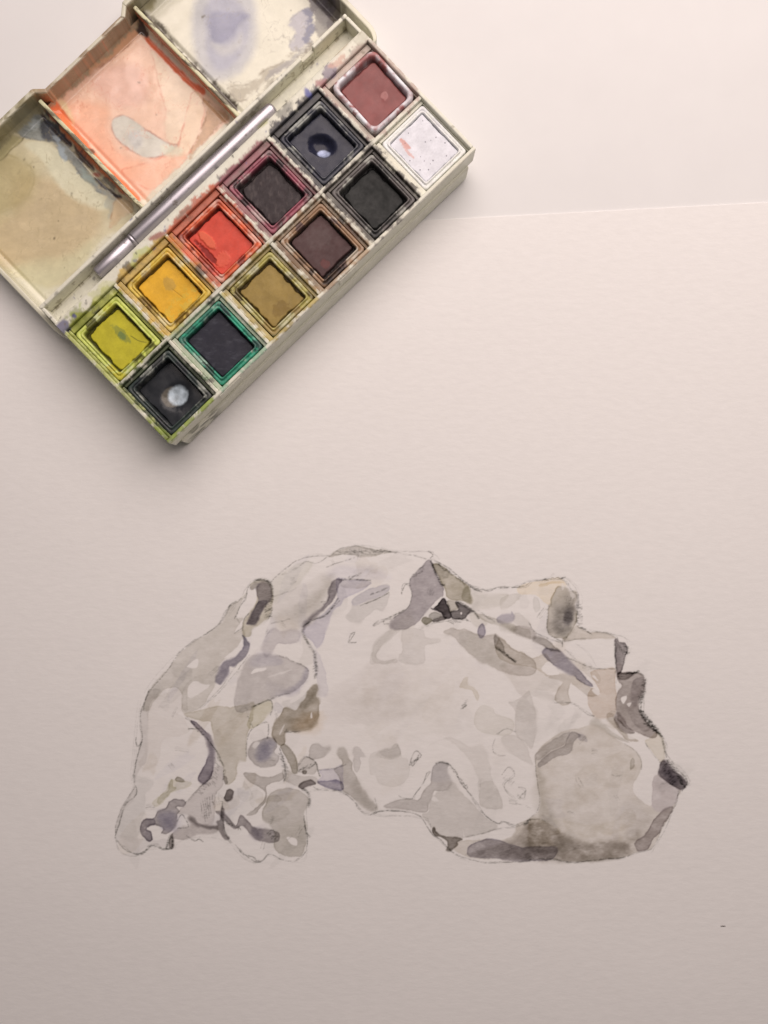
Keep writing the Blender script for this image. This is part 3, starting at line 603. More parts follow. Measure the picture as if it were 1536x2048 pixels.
# broken pencil work over the dry washes
_n = 0
while _n < 46:
    x, y = 240+RNG.rand()*1130, 1100+RNG.rand()*620
    if 600 < x < 1060 and 1200 < y < 1560: continue
    if not in_head(x, y): continue
    _n += 1; th = RNG.rand()*3.14; ln = 5+RNG.rand()*9
    for q in range(RNG.randint(2, 6)):
        ox, oy = q*2.6*math.sin(th)+RNG.randn(), -q*2.6*math.cos(th)+RNG.randn()
        PEN('p', [x+ox-math.cos(th)*ln, y+oy-math.sin(th)*ln, x+ox+RNG.randn(), y+oy+RNG.randn(), x+ox+math.cos(th)*ln, y+oy+math.sin(th)*ln], dark=.13+.12*RNG.rand(), passes=0)
for q in range(3):                      # searching lines along the contour
    hp = catmull(HEAD, True, 3); i0 = 0
    while i0 < len(hp)-8:
        n_ = RNG.randint(5, 16)
        if RNG.rand() < .62: cv.pencil(hp[i0:i0+n_:2]+RNG.randn(2)*1.8+[0, 1.5], dark=.10+.16*RNG.rand(), passes=0, n=4)
        i0 += n_
# highlights that stay bare
LIFT('2', [1275,1050,1300,960,1440,850,1400,960,1350,1100,1240,1200,1100,1390,1000,1510,900,1610,770,1712,830,1650,1000,1480,1085,1340,1215,1210], a=.85)
LIFT('3', [480,1640,560,1580,640,1490,690,1420,700,1440,650,1540,580,1610,500,1660], a=.8)
LIFT('7', [620,790,760,770,1000,760,1085,770,1090,900,1085,1020,930,1030,800,980,680,900], a=.6, soft=3)
LIFT('8', [1010,560,1040,500,1120,590,1170,680,1150,760,1110,800,1090,1030,1010,1000,945,890,1010,740], a=.8)
LIFT('5', [1120,900,1260,920,1400,1000,1536,1060,1536,1180,1400,1120,1300,1050,1200,980], a=.5, soft=3)
PEN('2', [1240,1200,1100,1390,1000,1510,900,1610,770,1712], dark=.22); PEN('2', [1215,1210,1085,1340,1000,1480,830,1650], dark=.2)
# ---- the sheet itself: one tensor grid, dense under the study
PAPER_WHITE = np.array([.80, .795, .785])
gx = np.concatenate([np.linspace(-420, 195, 22), np.arange(205, 1405.1, 1.25), np.linspace(1415, 2300, 30)])
gy = np.concatenate([[440, 440.6, 441.6], np.linspace(446, 1060, 26), np.arange(1070, 1748.1, 1.25), np.linspace(1758, 2700, 28)])
GX, GY = np.meshgrid(gx, gy)
SL = -0.0526                           # the sheet lies slightly turned
k_top = sstep(1070, 470, GY); k_bot = sstep(1748, 2600, GY)
PXg = GX+(GY-1100)*-SL*np.maximum(sstep(205, -300, GX), sstep(1405, 2200, GX))
PYg = GY+(GX-870)*SL*(k_top+k_bot)
X, Y = P2W(PXg, PYg)
Z = np.zeros_like(X)
Z += (fbm(X/48, Y/40, 33, 3)-.5)*.55*sstep(930, 1080, PYg)      # slight cockling where the sheet was wetted
# cut edge: the last row rolls over down to the table
rowX, rowY = X[0].copy(), Y[0].copy()
rag = (fbm(rowX/3, rowX*0, 51, 3)-.5)*.5
e1 = np.stack([rowX, rowY+.10+rag*.6, np.full_like(rowX, -.14)], -1)
e2 = np.stack([rowX, rowY+.13+rag*.6, np.full_like(rowX, -.40)], -1)
V = np.concatenate([e2, e1, np.stack([X, Y, Z], -1).reshape(-1, 3)])
nx = len(gx); ny = len(gy)+2
pig = np.ones((len(gy), nx, 3))
inb = (GX > 203) & (GX < 1407) & (GY > 1068) & (GY < 1750)
pig[inb] = cv.sample(GX[inb], GY[inb])
colr = np.concatenate([np.ones((2*nx, 3))*1.0, pig.reshape(-1, 3)])*PAPER_WHITE
F = gridF(ny, nx)[:, ::-1]
# faces inside the outline of the painted head become a part of their own
cxy = np.stack([np.pad(GX, ((2, 0), (0, 0)), mode='edge').ravel()[F].mean(1), np.concatenate([np.full(2*nx, 400.), GY.ravel()])[F].mean(1)], 1)
poly = catmull(HEAD, True, 4)
inside = np.zeros(len(F), bool)
cand = (cxy[:, 0] > 225) & (cxy[:, 0] < 1385) & (cxy[:, 1] > 1080) & (cxy[:, 1] < 1735)
ci = np.where(cand)[0]; q = cxy[ci]; ins = np.zeros(len(ci), bool)
for i in range(len(poly)):
    ax, ay = poly[i]; bx, by = poly[(i+1) % len(poly)]
    if ay != by: ins ^= ((ay > q[:, 1]) != (by > q[:, 1])) & (q[:, 0] < (bx-ax)*(q[:, 1]-ay)/(by-ay)+ax)
inside[ci] = ins
def submesh(mask):
    f = F[mask]; used, inv = np.unique(f, return_inverse=True)
    return V[used], inv.reshape(f.shape), colr[used]
pv, pf, pc = submesh(~inside)
paper = mk('paper_sheet', pv, pf, M_PAPER, None, pc)
tag(paper, 'large white sheet of watercolour paper with a grey painted head on it', 'paper')
hv, hf, hc = submesh(inside)
head = mk('painted_head', hv, hf, M_PAPER, paper, hc)
head['label'] = 'grey watercolour and pencil study of a reclining sculpted head'

# ------------------------------------------------------------------ the paintbox
ANG = math.radians(43.765); CA, SA = math.cos(ANG), math.sin(ANG)
C0 = (-67.169, 21.351)
def uv2px(u, v, z):                    # box coordinates -> tracing coordinates on the plane z
    x = C0[0]+u*CA-v*SA; y = C0[1]+u*SA+v*CA
    s = FOC/(CAM_H-z); return 768+x*s, 1024-y*s
BOXPX = lambda pts, z=16.0: np.stack(uv2px(np.array([p[0] for p in pts], float), np.array([p[1] for p in pts], float), z), 1)
RIM = 16.0; LZ = 10.0; PITCH = 132.93/6
CREAM = A((212, 202, 182))
# ---- stains on the tray
bc = Canvas(50, 10, 975, 905, 1.5, CREAM, seed=31)
TB = {'2': (240, 0, 2.954), '3': (560, 40, 3.491), '4': (300, 180, 3.2), '5': (440, 300, 3.491), '6': (100, 420, 3.339), '7': (0, 400, 5.12),
      'L1': (0, 0, 2.954), 'L3': (0, 180, 5.908), 'c': (560, 0, 7.68), 'k': (320, 740, 6.4), 'r': (780, 320, 8.533), 'q': (560, 0, 6.4)}
def bt(t, pts):
    ox, oy, s = TB[t]; return np.array(pts, float).reshape(-1, 2)/s+[ox, oy]
def BO(t, c, pts, **k): bc.over(bt(t, pts), A(c), **k)
def rect(u0, u1, v0, v1): return [(u0, v0), ((u0+u1)/2, v0), (u1, v0), (u1, (v0+v1)/2), (u1, v1), ((u0+u1)/2, v1), (u0, v1), (u0, (v0+v1)/2)]
bc.C *= (1+.05*bc.big[..., None]*np.array([.6, .8, 1.3]))
def comp(row, k): return (k*PITCH+.3, (k+1)*PITCH-.3, 1.0, 23.6) if row == 0 else (k*PITCH+.3, (k+1)*PITCH-.3, 24.2, 48.4)
stains = {(1,0): ((150,150,62), .92, 5), (1,1): ((186,150,66), .85, 5), (1,2): ((186,92,62), .9, 6), (1,3): ((128,72,76), .85, 7),
          (1,4): ((54,50,52), .92, 7), (1,5): ((142,104,94), .55, 10),
          (0,0): ((58,68,40), .95, 7), (0,1): ((140,158,122), .6, 9), (0,2): ((158,136,74), .85, 6), (0,3): ((134,104,74), .85, 7), (0,4): ((78,70,62), .9, 7)}
for (row, k), (c, a, p) in stains.items():
    u0, u1, v0, v1 = comp(row, k)
    bc.over(BOXPX(rect(u0+.25, u1-.25, v0+.1, v1-.1)), A(c), min(a*1.05, .95), soft=2.5, warp=5, patch=p, var=.55, n=3)
dk = {(1,1): (150,110,44), (1,2): (150,70,50), (1,3): (84,48,50), (0,2): (112,92,44), (0,3): (96,62,44), (0,4): (48,42,40), (1,4): (30,28,34), (0,0): (44,52,36), (1,0): (108,112,40)}
for (row, k), c in dk.items():
    u0, u1, v0, v1 = comp(row, k)
    for q in range(6):
        uu = u0-1.5+RNG.rand()*(u1-u0-3); vv = v0-1.5+RNG.rand()*(v1-v0-3)
        bc.over(BOXPX(rect(uu, uu+4+5*RNG.rand(), vv, vv+4+7*RNG.rand())), A(c), .55, soft=4, warp=5, patch=12, var=.3, n=3)
# worn cream showing through on the dividers, and dark drips across them
for q in range(46):
    k = RNG.randint(1, 6); uu = k*PITCH-.8+RNG.rand()*.8; vv = 2+RNG.rand()*44; w_ = .5+RNG.rand()*.9; h_ = .8+RNG.rand()**2*5
    bc.over(BOXPX(rect(uu, uu+w_, vv, vv+h_)), CREAM*(.8+.2*RNG.rand()), .75, soft=1.5, warp=4, patch=3, n=3)
for q in range(40):
    uu = 2+RNG.rand()*126; vv = 23.1+RNG.rand()*.8; w_ = .8+RNG.rand()**2*6
    bc.over(BOXPX(rect(uu, uu+w_, vv, vv+.5+RNG.rand())), CREAM*(.75+.25*RNG.rand()), .75, soft=1.5, warp=4, patch=3, n=3)
for q in range(22):
    uu = 2+RNG.rand()*108; vv = 1+RNG.rand()*46; w_ = .8+RNG.rand()**2*3
    bc.over(BOXPX(rect(uu, uu+w_, vv, vv+w_*(.6+RNG.rand()))), A((52,44,40)), .7, soft=1.2, warp=5, patch=4, n=3)
# green creeping along the lower-left rim, the corner and under the dark pan
bc.over(BOXPX([(-.5,2),(1.2,2),(1.6,14),(1.6,30),(1.4,46),(-.5,47),(-.4,30),(-.4,12)]), A((180,178,118)), .6, soft=3, warp=3, patch=9, var=.3)
bc.over(BOXPX([(0,.2),(10,-.3),(20,0),(20,1.6),(12,1.7),(5,2.2),(1.2,6),(0,10)]), A((120,130,54)), .85, soft=2, warp=3, patch=9, var=.4)
for k, c in ((0,(150,160,84)), (1,(112,150,124)), (2,(160,140,80)), (3,(170,146,120)), (4,(104,96,90))):
    bc.over(BOXPX(rect(k*PITCH+2, (k+1)*PITCH-2, .2, 1.6)), A(c), .55, soft=2, warp=3, patch=12, var=.3, n=3)
# ledge splashes (between pans and trough)
BO('6', (178,178,104), [540,330,600,260,650,240,660,270,590,330,560,380], a=.7, patch=4)
BO('6', (194,188,136), [260,560,330,500,420,470,440,500,380,560,290,600], a=.6, patch=5)
BO('6', (150,92,78), [690,160,740,140,770,155,740,190,680,205,660,195], a=.9, patch=2)
BO('4', (170,90,66), [150,820,230,740,330,670,410,640,430,680,330,750,220,830,150,880], a=.8, patch=8)
BO('4', (112,98,84), [170,800,260,740,240,780,180,830], a=.6, patch=6)
BO('4', (138,84,88), [470,580,520,500,600,440,680,380,700,410,600,490,520,560], a=.75, patch=8)
BO('4', (60,58,58), [830,210,900,130,1000,70,1040,30,1060,60,980,130,880,220], a=.85, patch=9)
BO('3', (120,104,118), [300,360,350,310,400,330,380,390,330,420,290,430], a=.8, patch=4)
BO('3', (196,150,130), [340,330,420,240,460,240,450,280,390,330], a=.7, patch=4)
BO('3', (150,84,88), [250,430,320,400,330,440,290,470,270,470], a=.7, patch=4)
BO('3', (84,84,140), [170,500,190,475,220,510,200,535,175,530], a=.85)
BO('3', (184,146,102), [345,220,420,150,460,140,465,170,400,230,360,245], a=.9, line=A((140,104,66)))
BO('c', (190,180,158), [1150,620,1300,470,1340,500,1340,590,1240,690,1150,660], a=.7, line=A((150,138,116)))
BO('c', (92,82,68), [920,230,960,210,1020,290,1020,330,980,310], a=.9)
BO('6', (98,92,118), [30,780,70,740,120,735,120,800,80,850,50,830], a=.85, patch=2)
BO('6', (150,160,60), [130,700,160,690,170,720,140,730], a=.7, patch=3); BO('6', (160,168,70), [195,625,215,615,210,650,195,655], a=.7, patch=2)
BO('4', (164,160,80), [690,190,730,160,760,170,730,210,700,230], a=.7, patch=4)
# front side of the tray: dark rubbed patch at the lower corner
bc.over(BOXPX([(6,-3),(10,-3.2),(17,-3.2),(19,-2),(14,-.8),(8,-.5),(4,-1)], 10), A((84,82,70)), .75, soft=2, warp=3, patch=7)
bc.over(BOXPX([(15,-3),(22,-3.2),(27,-3),(26,-1.6),(18,-1.2)], 10), A((128,118,102)), .6, soft=3, warp=3, patch=4)
# loose specks
onbox = lambda x, y: True
bc.dots(150, .8, 3.2, A((70,64,60)), lambda x, y: 309 < (-(x-337)*.692-(y-887)*.722) < 385 and 0 < ((x-337)*.722-(y-887)*.692) < 853)
bc.dots(60, .8, 3.5, A((110,96,74)), lambda x, y: -4 < (-(x-337)*.692-(y-887)*.722) < 330 and -4 < ((x-337)*.722-(y-887)*.692) < 853)
bc.dots(26, .8, 3.4, A((78,74,120)), lambda x, y: 300 < (-(x-337)*.692-(y-887)*.722) < 385 and 0 < ((x-337)*.722-(y-887)*.692) < 853)

# ---- stains in the lid
LIDCREAM = A((204, 193, 170), 1.04)
lc = Canvas(-75, -230, 800, 720, 1.5, LIDCREAM, seed=57)
lc.C *= (1+.05*lc.big+.03*lc.mid)[..., None]
def LO(t, c, pts, k=1.06, **kw): lc.over(bt(t, pts), A(c, k), **kw)
# left well
LO('L1', (194,179,146), [-200,900,100,640,240,640,800,1240,600,1420,300,1700,-200,1400], soft=6)
LO('L1', (184,160,124), [100,1050,400,1080,600,1250,560,1418,300,1600,-100,1500,-100,1250,60,1260], soft=16, a=.75)
LO('L1', (162,141,96), [-120,930,80,930,190,1000,200,1090,150,1180,60,1240,-120,1260], soft=10, a=.6, line=A((150,132,92)))
LO('L1', (176,160,116), [-120,900,120,880,230,1000,220,1150,60,1300,-120,1330], soft=12, a=.3)
LO('L1', (208,199,170), [150,850,300,850,450,1000,560,1100,640,1200,600,1240,400,1150,250,950], soft=6, a=.75)
LO('L1', (204,198,176), [0,700,120,680,100,780,0,820,-60,780], soft=6, a=.5)
LO('7', (196,186,150), [60,760,300,640,700,560,1000,400,900,600,600,860,400,940,200,800], soft=14, a=.6)
LO('L3', (128,128,122), [200,500,350,380,440,200,520,330,640,480,760,620,840,680,930,830,1050,960,1160,1130,1300,1260,1420,1290,1340,1300,1200,1230,1040,1100,930,980,830,850,740,800,680,680,560,610,400,590,300,560], soft=3, a=.92, patch=5, var=.4, line=A((96,92,88)))
LO('L3', (62,62,66), [480,380,560,370,660,480,760,600,840,670,700,640,560,590,470,480], soft=3, a=.9, patch=5, var=.4)
LO('L3', (170,172,168), [430,330,500,340,470,440,350,500,300,500,400,400], soft=4, a=.6, patch=6)
LO('L3', (160,166,168), [640,560,720,590,760,720,800,830,740,800,690,690], soft=3, a=.7, patch=5)
LO('L3', (66,56,54), [440,190,560,330,680,440,790,550,850,640,820,670,740,600,620,480,520,360], soft=2)
LO('L3', (92,78,66), [870,650,1000,780,1100,890,1110,960,1020,890,900,760], soft=2)
LO('L3', (156,162,150), [980,930,1080,1000,1130,1080,1150,1120,1050,1090,980,1020], soft=4, a=.8, patch=4)
LO('L3', (60,54,54), [1120,1030,1180,1060,1300,1180,1440,1250,1400,1290,1250,1190,1150,1100], soft=2)
LO('L3', (170,110,92), [1100,990,1150,970,1190,1000,1140,1020], soft=2)
LO('L3', (152,150,136), [1200,1180,1260,1280,1240,1380,1290,1440,1280,1536,1350,1420,1340,1280], soft=3, a=.6, patch=4)
LO('L1', (190,160,124), [690,1180,760,1190,790,1240,700,1310,650,1340], soft=4, a=.8, patch=3, line=A((150,110,80)))
LO('L3', (168,154,112), [0,760,120,580,260,570,270,600,140,720,40,820,-20,830], soft=3, a=.9, line=A((84,72,52)))
# middle well
LO('p' if False else 'L1', (220,180,154), [235,600,400,470,600,330,790,150,850,190,1050,390,1340,680,1300,760,1050,980,820,1200,700,1100,500,880], soft=3, var=.05)
LO('L1', (206,162,144), [540,480,640,400,800,380,880,480,860,600,720,640,580,560], soft=14, a=.7)
LO('L1', (224,166,134), [330,640,480,600,640,640,640,780,700,900,880,980,760,1040,600,920,440,760], soft=12, a=.7)
LO('L1', (216,196,168), [890,300,960,350,1160,530,1130,620,1060,840,1000,850,975,760,975,650,930,450], soft=7, a=.6, line=A((206,150,126)))
LO('L1', (216,192,160), [1060,850,1140,560,1200,580,1200,720,1130,900,1060,930], soft=7, a=.55, line=A((196,110,86)))
LO('L1', (216,194,150), [350,620,390,610,440,720,400,760,365,700], soft=5, a=.85)
LO('L1', (190,140,104), [300,575,480,440,640,310,780,150,840,180,740,290,600,400,480,500,400,570,360,600], soft=3, a=.9, line=A((120,66,46)))
LO('L1', (164,122,92), [240,590,330,570,480,440,640,310,780,150,760,120,600,270,440,410], soft=3, a=.85)
LO('L1', (222,122,78), [235,600,330,580,360,640,480,800,600,950,760,1100,830,1180,790,1190,640,1060,480,900,340,740], soft=2.5, line=A((190,84,54)))
LO('L1', (206,104,72), [850,200,900,240,1040,390,1160,500,1215,540,1190,560,1100,490,980,370,870,250], soft=2.5)
LO('L1', (74,58,50), [775,110,830,110,880,200,850,215,790,170], soft=2)
LO('L1', (120,78,58), [520,885,550,880,560,910,535,920], soft=2)
LO('L1', (172,134,100), [1200,580,1260,620,1350,690,1290,750,1200,850,1120,940,1180,780,1220,700], soft=3, a=.85, patch=5, var=.25, line=A((128,86,58)))
LO('L1', (222,168,138), [720,1010,800,1080,900,1120,1000,1040,1110,930,1020,920,880,950,960,900,880,960], soft=4, a=.7, patch=6, line=A((206,124,96)))
LO('L1', (194,184,168), [660,750,680,700,740,685,800,720,900,790,1000,850,1050,860,1000,905,930,930,850,930,760,880,690,820], soft=2, warp=1.5, line=A((150,82,64)))
LO('L1', (176,170,164), [760,800,830,780,840,860,790,880], soft=5, a=.6)
LO('L1', (206,196,170), [950,860,1050,870,1080,900,990,930], soft=5, a=.7)
# right well
LO('2', (206,195,174), [190,80,260,20,400,-200,700,-500,1400,-100,1300,60,1100,290,690,640,560,500,420,390,300,260], soft=4, var=.04)
LO('2', (166,161,162), [430,60,520,-100,700,-120,800,20,800,280,720,420,600,480,500,440,430,260], soft=12, a=.8)
LO('2', (152,147,156), [500,60,600,-40,720,40,765,140,740,280,660,400,570,420,520,330,510,200], soft=9, a=.8)
LO('2', (126,122,140), [530,90,640,70,765,95,700,150,680,200,600,260,540,230], soft=6, a=.7)
LO('2', (184,176,166), [540,260,640,275,720,200,720,290,600,330], soft=9, a=.55)
LO('2', (156,148,154), [990,140,1100,60,1150,150,1110,250,1040,310,1000,270,1040,200], soft=4, a=.8, patch=5, line=A((110,104,112)))
LO('2', (106,104,120), [1090,60,1140,60,1150,180,1110,260,1080,240,1110,160], soft=3, a=.85, patch=6)
LO('2', (84,74,74), [1110,-60,1340,-60,1310,90,1230,190,1150,90,1120,20], soft=3, a=.95, patch=5, var=.4)
LO('2', (126,118,110), [1160,60,1200,70,1230,170,1180,220,1150,170], soft=3, a=.8, patch=4)
LO('2', (156,142,120), [640,520,760,500,860,420,960,370,1040,300,1020,350,900,450,780,560,700,600], soft=4, a=.75, patch=7, line=A((120,106,88)))
LO('2', (140,132,128), [1040,310,1120,250,1130,280,1040,360,900,460,860,460,960,380], soft=3, a=.7, patch=6)
LO('2', (72,60,50), [100,70,150,80,330,270,480,430,640,570,700,640,660,650,560,560,420,430,260,270], soft=2, patch=4, var=.5)
LO('2', (150,140,120), [190,110,260,150,360,290,330,300,250,230], soft=4, a=.5, patch=6)
LO('2', (150,138,104), [-60,-100,80,-200,240,-120,200,60,130,60,20,90,-20,30], soft=4, a=.9, var=.4)
# outer walls of the lid
lc.over(BOXPX([(-3,48),(-.8,48),(-.8,116),(-3,116)], 6), A((196,186,160)), .8, soft=2, n=2)
WALLO = A((150, 136, 106))
lc.over(BOXPX([(-3,110.6),(30,111.5),(46,111),(47,109.6),(87,109.6),(89,111.5),(138,111.5),(140,120),(-3,120)], 1.5), A((142,130,100)), .9, soft=1.5, patch=4, var=.35, n=3)
lc.over(BOXPX([(47,109.8),(66,109.6),(87,109.8),(86,112),(66,112),(48,112)], 1.5), A((158,134,110)), .8, soft=1.5, patch=3, var=.3, n=3)
for q in range(26):
    t = RNG.rand(); vv = 62+t*48; side = RNG.randint(3); uu = (43.2, 89.8, 134.5)[side]; w_ = .5+RNG.rand()*1.6
    lc.over(BOXPX(rect(uu-w_/2, uu+w_, vv, vv+1+RNG.rand()*6), 1.5), A(((70,72,78), (84,74,64), (96,88,92))[side]), .6, soft=2.5, warp=7, patch=8, n=3)
for q in range(26):
    uu = 92+RNG.rand()*42; vv = 62.5+RNG.rand()*3.5
    lc.over(BOXPX(rect(uu, uu+2+RNG.rand()*5, vv, vv+.6+RNG.rand()*1.6), 1.5), A((132,120,104)), .5, soft=2, warp=7, patch=7, n=3)
def tide(c, sx, seed, thr, wid, col, a, mask):
    n = fbm(c.X/sx+.02*c.wx, c.Y/sx+.02*c.wy, seed, 5, .55)
    for t in thr:
        m = (np.exp(-((n-t)/wid)**2)*a*np.clip(.4+1.2*c.mid, 0, 1)*mask)[..., None]
        c.C[:] = c.C*(1-m)+np.asarray(col)*m
uL = (lc.X-337)*.722-(lc.Y-887)*.692
tide(lc, 75, 201, (.42, .5, .57), .006, A((150,134,102)), .65, sstep(310, 290, uL))
tide(lc, 60, 211, (.44, .52, .6), .006, A((206,136,108)), .75, sstep(285, 300, uL)*sstep(560, 545, uL))
tide(lc, 70, 221, (.43, .5, .58), .006, A((140,130,118)), .7, sstep(560, 575, uL))
lc.dots(70, .8, 3.0, A((96,84,66)))
def body_col(u, v, z):
    x, y = uv2px(u, v, 15.5); c = bc.sample(x, y)
    f = (sstep(15.6, 14.6, z)*(v < .35)*1.0)[:, None]   # outer front face: its own wear
    n = fbm(u/5, z/3, 91, 4)
    own = CREAM*(.86+.16*n)[:, None]*np.array([.985, .985, .96])
    rub = (sstep(.42, .56, fbm(u/4, z/1.6, 95, 4))*sstep(3, 6, u)*sstep(20, 15, u)*sstep(9.5, 7.5, z)*.8)[:, None]
    own = own*(1-rub)+A((88, 84, 70))*rub
    lip = (sstep(.44, .58, fbm(u/2.5, z/4, 97, 4))*sstep(24, 10, u)*sstep(12.5, 14.5, z)*.7)[:, None]
    own = own*(1-lip)+A((150, 156, 84))*lip
    c = c*(1-f)+own*f
    g = (sstep(14.7, 13.6, z)*(v > 57.5))[:, None]           # inner and outer faces of the trough wall
    ow2 = CREAM*(.80+.2*fbm(u/7, z/2.5, 98, 4))[:, None]*np.array([1, .985, .93])
    st = (sstep(.60, .68, fbm(u/1.6, z/1.6, 99, 4))*.55)[:, None]; ow2 = ow2*(1-st)+A((120, 104, 78))*st
    return c*(1-g)+ow2*g
def lid_col(u, v, z):
    x, y = uv2px(u, v, 1.5); c = lc.sample(x, y)
    n = fbm(u/4+z, v/4, 88, 4)
    t = (sstep(LZ-1.2, LZ-.5, z)*sstep(.66, .54, n)*.85)[:, None]       # the rim itself stays cream
    return c*(1-t)+LIDCREAM*(.82+.25*n)[:, None]*t

box = empty('paint_box', (C0[0], C0[1], 0.0), ANG)
tag(box, 'open cream plastic watercolour box stained with paint, twelve pan compartments and mixing lid', 'paint box')
def part(name, args, parent=box, col=body_col, mat=M_PLASTIC, **k):
    V, F = slab(*args, **k); return mk(name, V, F, mat, parent, col(V[:, 0], V[:, 1], V[:, 2]))
L = 132.93; PF = 9.9                  # the pans stand on a raised floor
part('tray_floor', (1.0, L-1.0, .9, 47.9, 3.0, PF), step=.6)
part('front_wall', (0, L, 0, 1.25, 7.6, RIM), r=.42, step=.45, wob=.12)
part('side_wall', (0, 1.25, 1.26, 48.2, 3.0, RIM-.05), r=.4, step=.45, wob=.15)
part('side_wall', (L-1.25, L, 1.26, 48.2, 3.0, RIM-.05), r=.4, step=.45, wob=.15)
part('skirt', (2.4, L-2.6, -.85, 1.1, .15, 8.4), r=.7, step=.6)
part('base_block', (2.6, L-2.8, 1.2, 47.0, .1, 2.96), r=.4, step=3)
part('long_divider', (1.0, L-1.0, 23.3, 24.6, 4.0, 15.45), r=.35, step=.45, wob=.12)
for k in range(1, 6):
    part('short_divider', (k*PITCH-.62, k*PITCH+.62, 1.2, 23.32, 4.0, 15.3), r=.33, step=.45, wob=.12)
    part('short_divider', (k*PITCH-.62, k*PITCH+.62, 24.58, 47.9, 4.0, 15.3), r=.33, step=.45, wob=.12)
for k in range(6):                     # low spring ribs that hold the pans
    a_, b_ = (k*PITCH+.66 if k else 1.3), k*PITCH+2.05; c_, d_ = k*PITCH+20.45, ((k+1)*PITCH-.66 if k < 5 else L-1.3)
    part('pan_rib', (a_, b_, 1.3, 23.0, 4.0, 14.5), r=.2, step=.45, wob=.1)
    part('pan_rib', (a_, b_, 24.65, 47.6, 4.0, 14.5), r=.2, step=.45, wob=.1)
    part('pan_rib', (c_, d_, 1.3, 22.3, 4.0, 13.9), r=.2, step=.45, wob=.1)
    part('pan_rib', (c_, d_, 24.65, 45.8, 4.0, 13.9), r=.2, step=.45, wob=.1)
for k in range(6):                     # and the ledges behind them
    u0 = k*PITCH+2.2; u1 = (k+1)*PITCH-.75 if k < 5 else L-1.4
    part('pan_ledge', (u0, u1, 45.85, 47.83, 4.0, 14.35+.1*(k % 2)), r=.25, step=.4, wob=.15)
    part('pan_ledge', (u0, u1, 22.35, 23.28, 4.0, 14.2), r=.2, step=.4)
part('clasp_tab', (73.5, 81.5, -.32, .2, 11.2, 15.3), r=.2, step=.6)
part('clasp_tab', (21.5, 30.5, -.32, .2, 11.2, 15.3), r=.2, step=.6)
# ledge and trough as one moulded strip
uu = np.linspace(0.05, L-.05, 420)
prof = [(47.85, 4.0), (47.85, 15.3), (48.0, 15.5), (48.3, 15.58), (49.4, 15.6), (50.6, 15.6), (51.3, 15.55), (51.7, 15.3), (51.95, 14.8), (52.15, 14.0), (52.45, 12.9), (52.9, 11.7), (53.5, 10.6), (54.2, 9.9), (55.0, 9.6), (56.0, 9.5), (57.0, 9.5), (58.05, 9.55), (58.05, 9.3)]
pr = []
for a, b in zip(prof[:-1], prof[1:]):
    n = max(int(math.hypot(b[0]-a[0], b[1]-a[1])/.4), 1)
    pr += [(a[0]+(b[0]-a[0])*i/n, a[1]+(b[1]-a[1])*i/n) for i in range(n)]
pr = np.array(pr+[prof[-1]])
V = np.zeros((len(pr), len(uu), 3)); V[..., 0] = uu[None]; V[..., 1] = pr[:, 0:1]; V[..., 2] = pr[:, 1:2]
V[..., 2] += (fbm(V[..., 0]/8, V[..., 1]/5, 77, 3)-.5)*.12
Vf = V.reshape(-1, 3)
mk('brush_trough', Vf, gridF(len(pr), len(uu)), M_PLASTIC, box, body_col(Vf[:, 0], Vf[:, 1], Vf[:, 2]))
part('trough_wall', (0, 113.2, 58.1, 59.4, 4.2, 15.05), r=.4, step=.45, wob=.2)
part('trough_wall', (113.2, 118.2, 58.12, 59.38, 4.2, 13.4), r=.3, step=.45)
part('trough_wall', (118.2, L, 58.1, 59.4, 4.2, 15.05), r=.4, step=.45, wob=.2)
part('trough_end', (0, 1.2, 48.25, 58.08, 4.2, 15.2), r=.38, step=.45, wob=.1)
part('trough_end', (L-1.2, L, 48.25, 58.08, 4.2, 15.2), r=.38, step=.45, wob=.1)
part('trough_base', (.3, L-.3, 48.3, 58.2, 4.25, 9.1), r=.3, step=3)

# ---- lid (a part of the box, with its own walls, wells and dividers)
lid_o = empty('lid', (0, 0, 0)); lid_o.parent = box
def lpart(name, args, **k):
    return part(name, args, parent=lid_o, col=lid_col, mat=M_WELL, **k)
lpart('lid_floor', (-1.6, 137.6, 49.0, 112.2, .1, .9), r=.3, step=4)
# side walls with a rounded hinge corner
def lid_side(u0, u1, name='lid_side_wall'):
    V, F = slab(u0, u1, 48.6, 114.2, .1, LZ, r=.45, step=.6, wob=.12)
    # round the corner at the hinge end
    t = np.clip((54.0-V[:, 1])/5.4, 0, 1); bend = (1-np.sqrt(np.clip(1-t*t, 0, 1)))*3.2
    V[:, 0] += np.where(u0 < 50, bend*.55, -bend*.95)
    V[:, 2] -= bend*.25
    V[:, 2] = np.maximum(V[:, 2], .1)
    mk(name, V, F, M_WELL, lid_o, lid_col(V[:, 0], V[:, 1], V[:, 2]))
lid_side(-2.25, -.75); lid_side(136.9, 138.6)
lpart('lid_end_wall', (-.8, 46.0, 112.2, 113.8, .1, LZ), r=.4, step=.5, wob=.15)
lpart('lid_end_wall', (48.4, 83.4, 109.9, 111.2, .1, LZ-.4), r=.4, step=.5, wob=.15)
lpart('lid_end_wall', (85.8, 137.0, 112.0, 113.8, .1, LZ), r=.4, step=.5, wob=.15)
def jog(u0, v0, u1, v1):               # slanted pieces beside the thumb notch
    n = 14; Vs = []
    V, F = slab(0, math.hypot(u1-u0, v1-v0)+1.1, -.7, .7, .1, LZ-.15, r=.4, step=.5)
    a = math.atan2(v1-v0, u1-u0); c, s = math.cos(a), math.sin(a)
    x = V[:, 0]-.5
    V = np.stack([u0+x*c-V[:, 1]*s, v0+x*s+V[:, 1]*c, V[:, 2]], 1)
    mk('lid_end_wall', V, F, M_WELL, lid_o, lid_col(V[:, 0], V[:, 1], V[:, 2]))
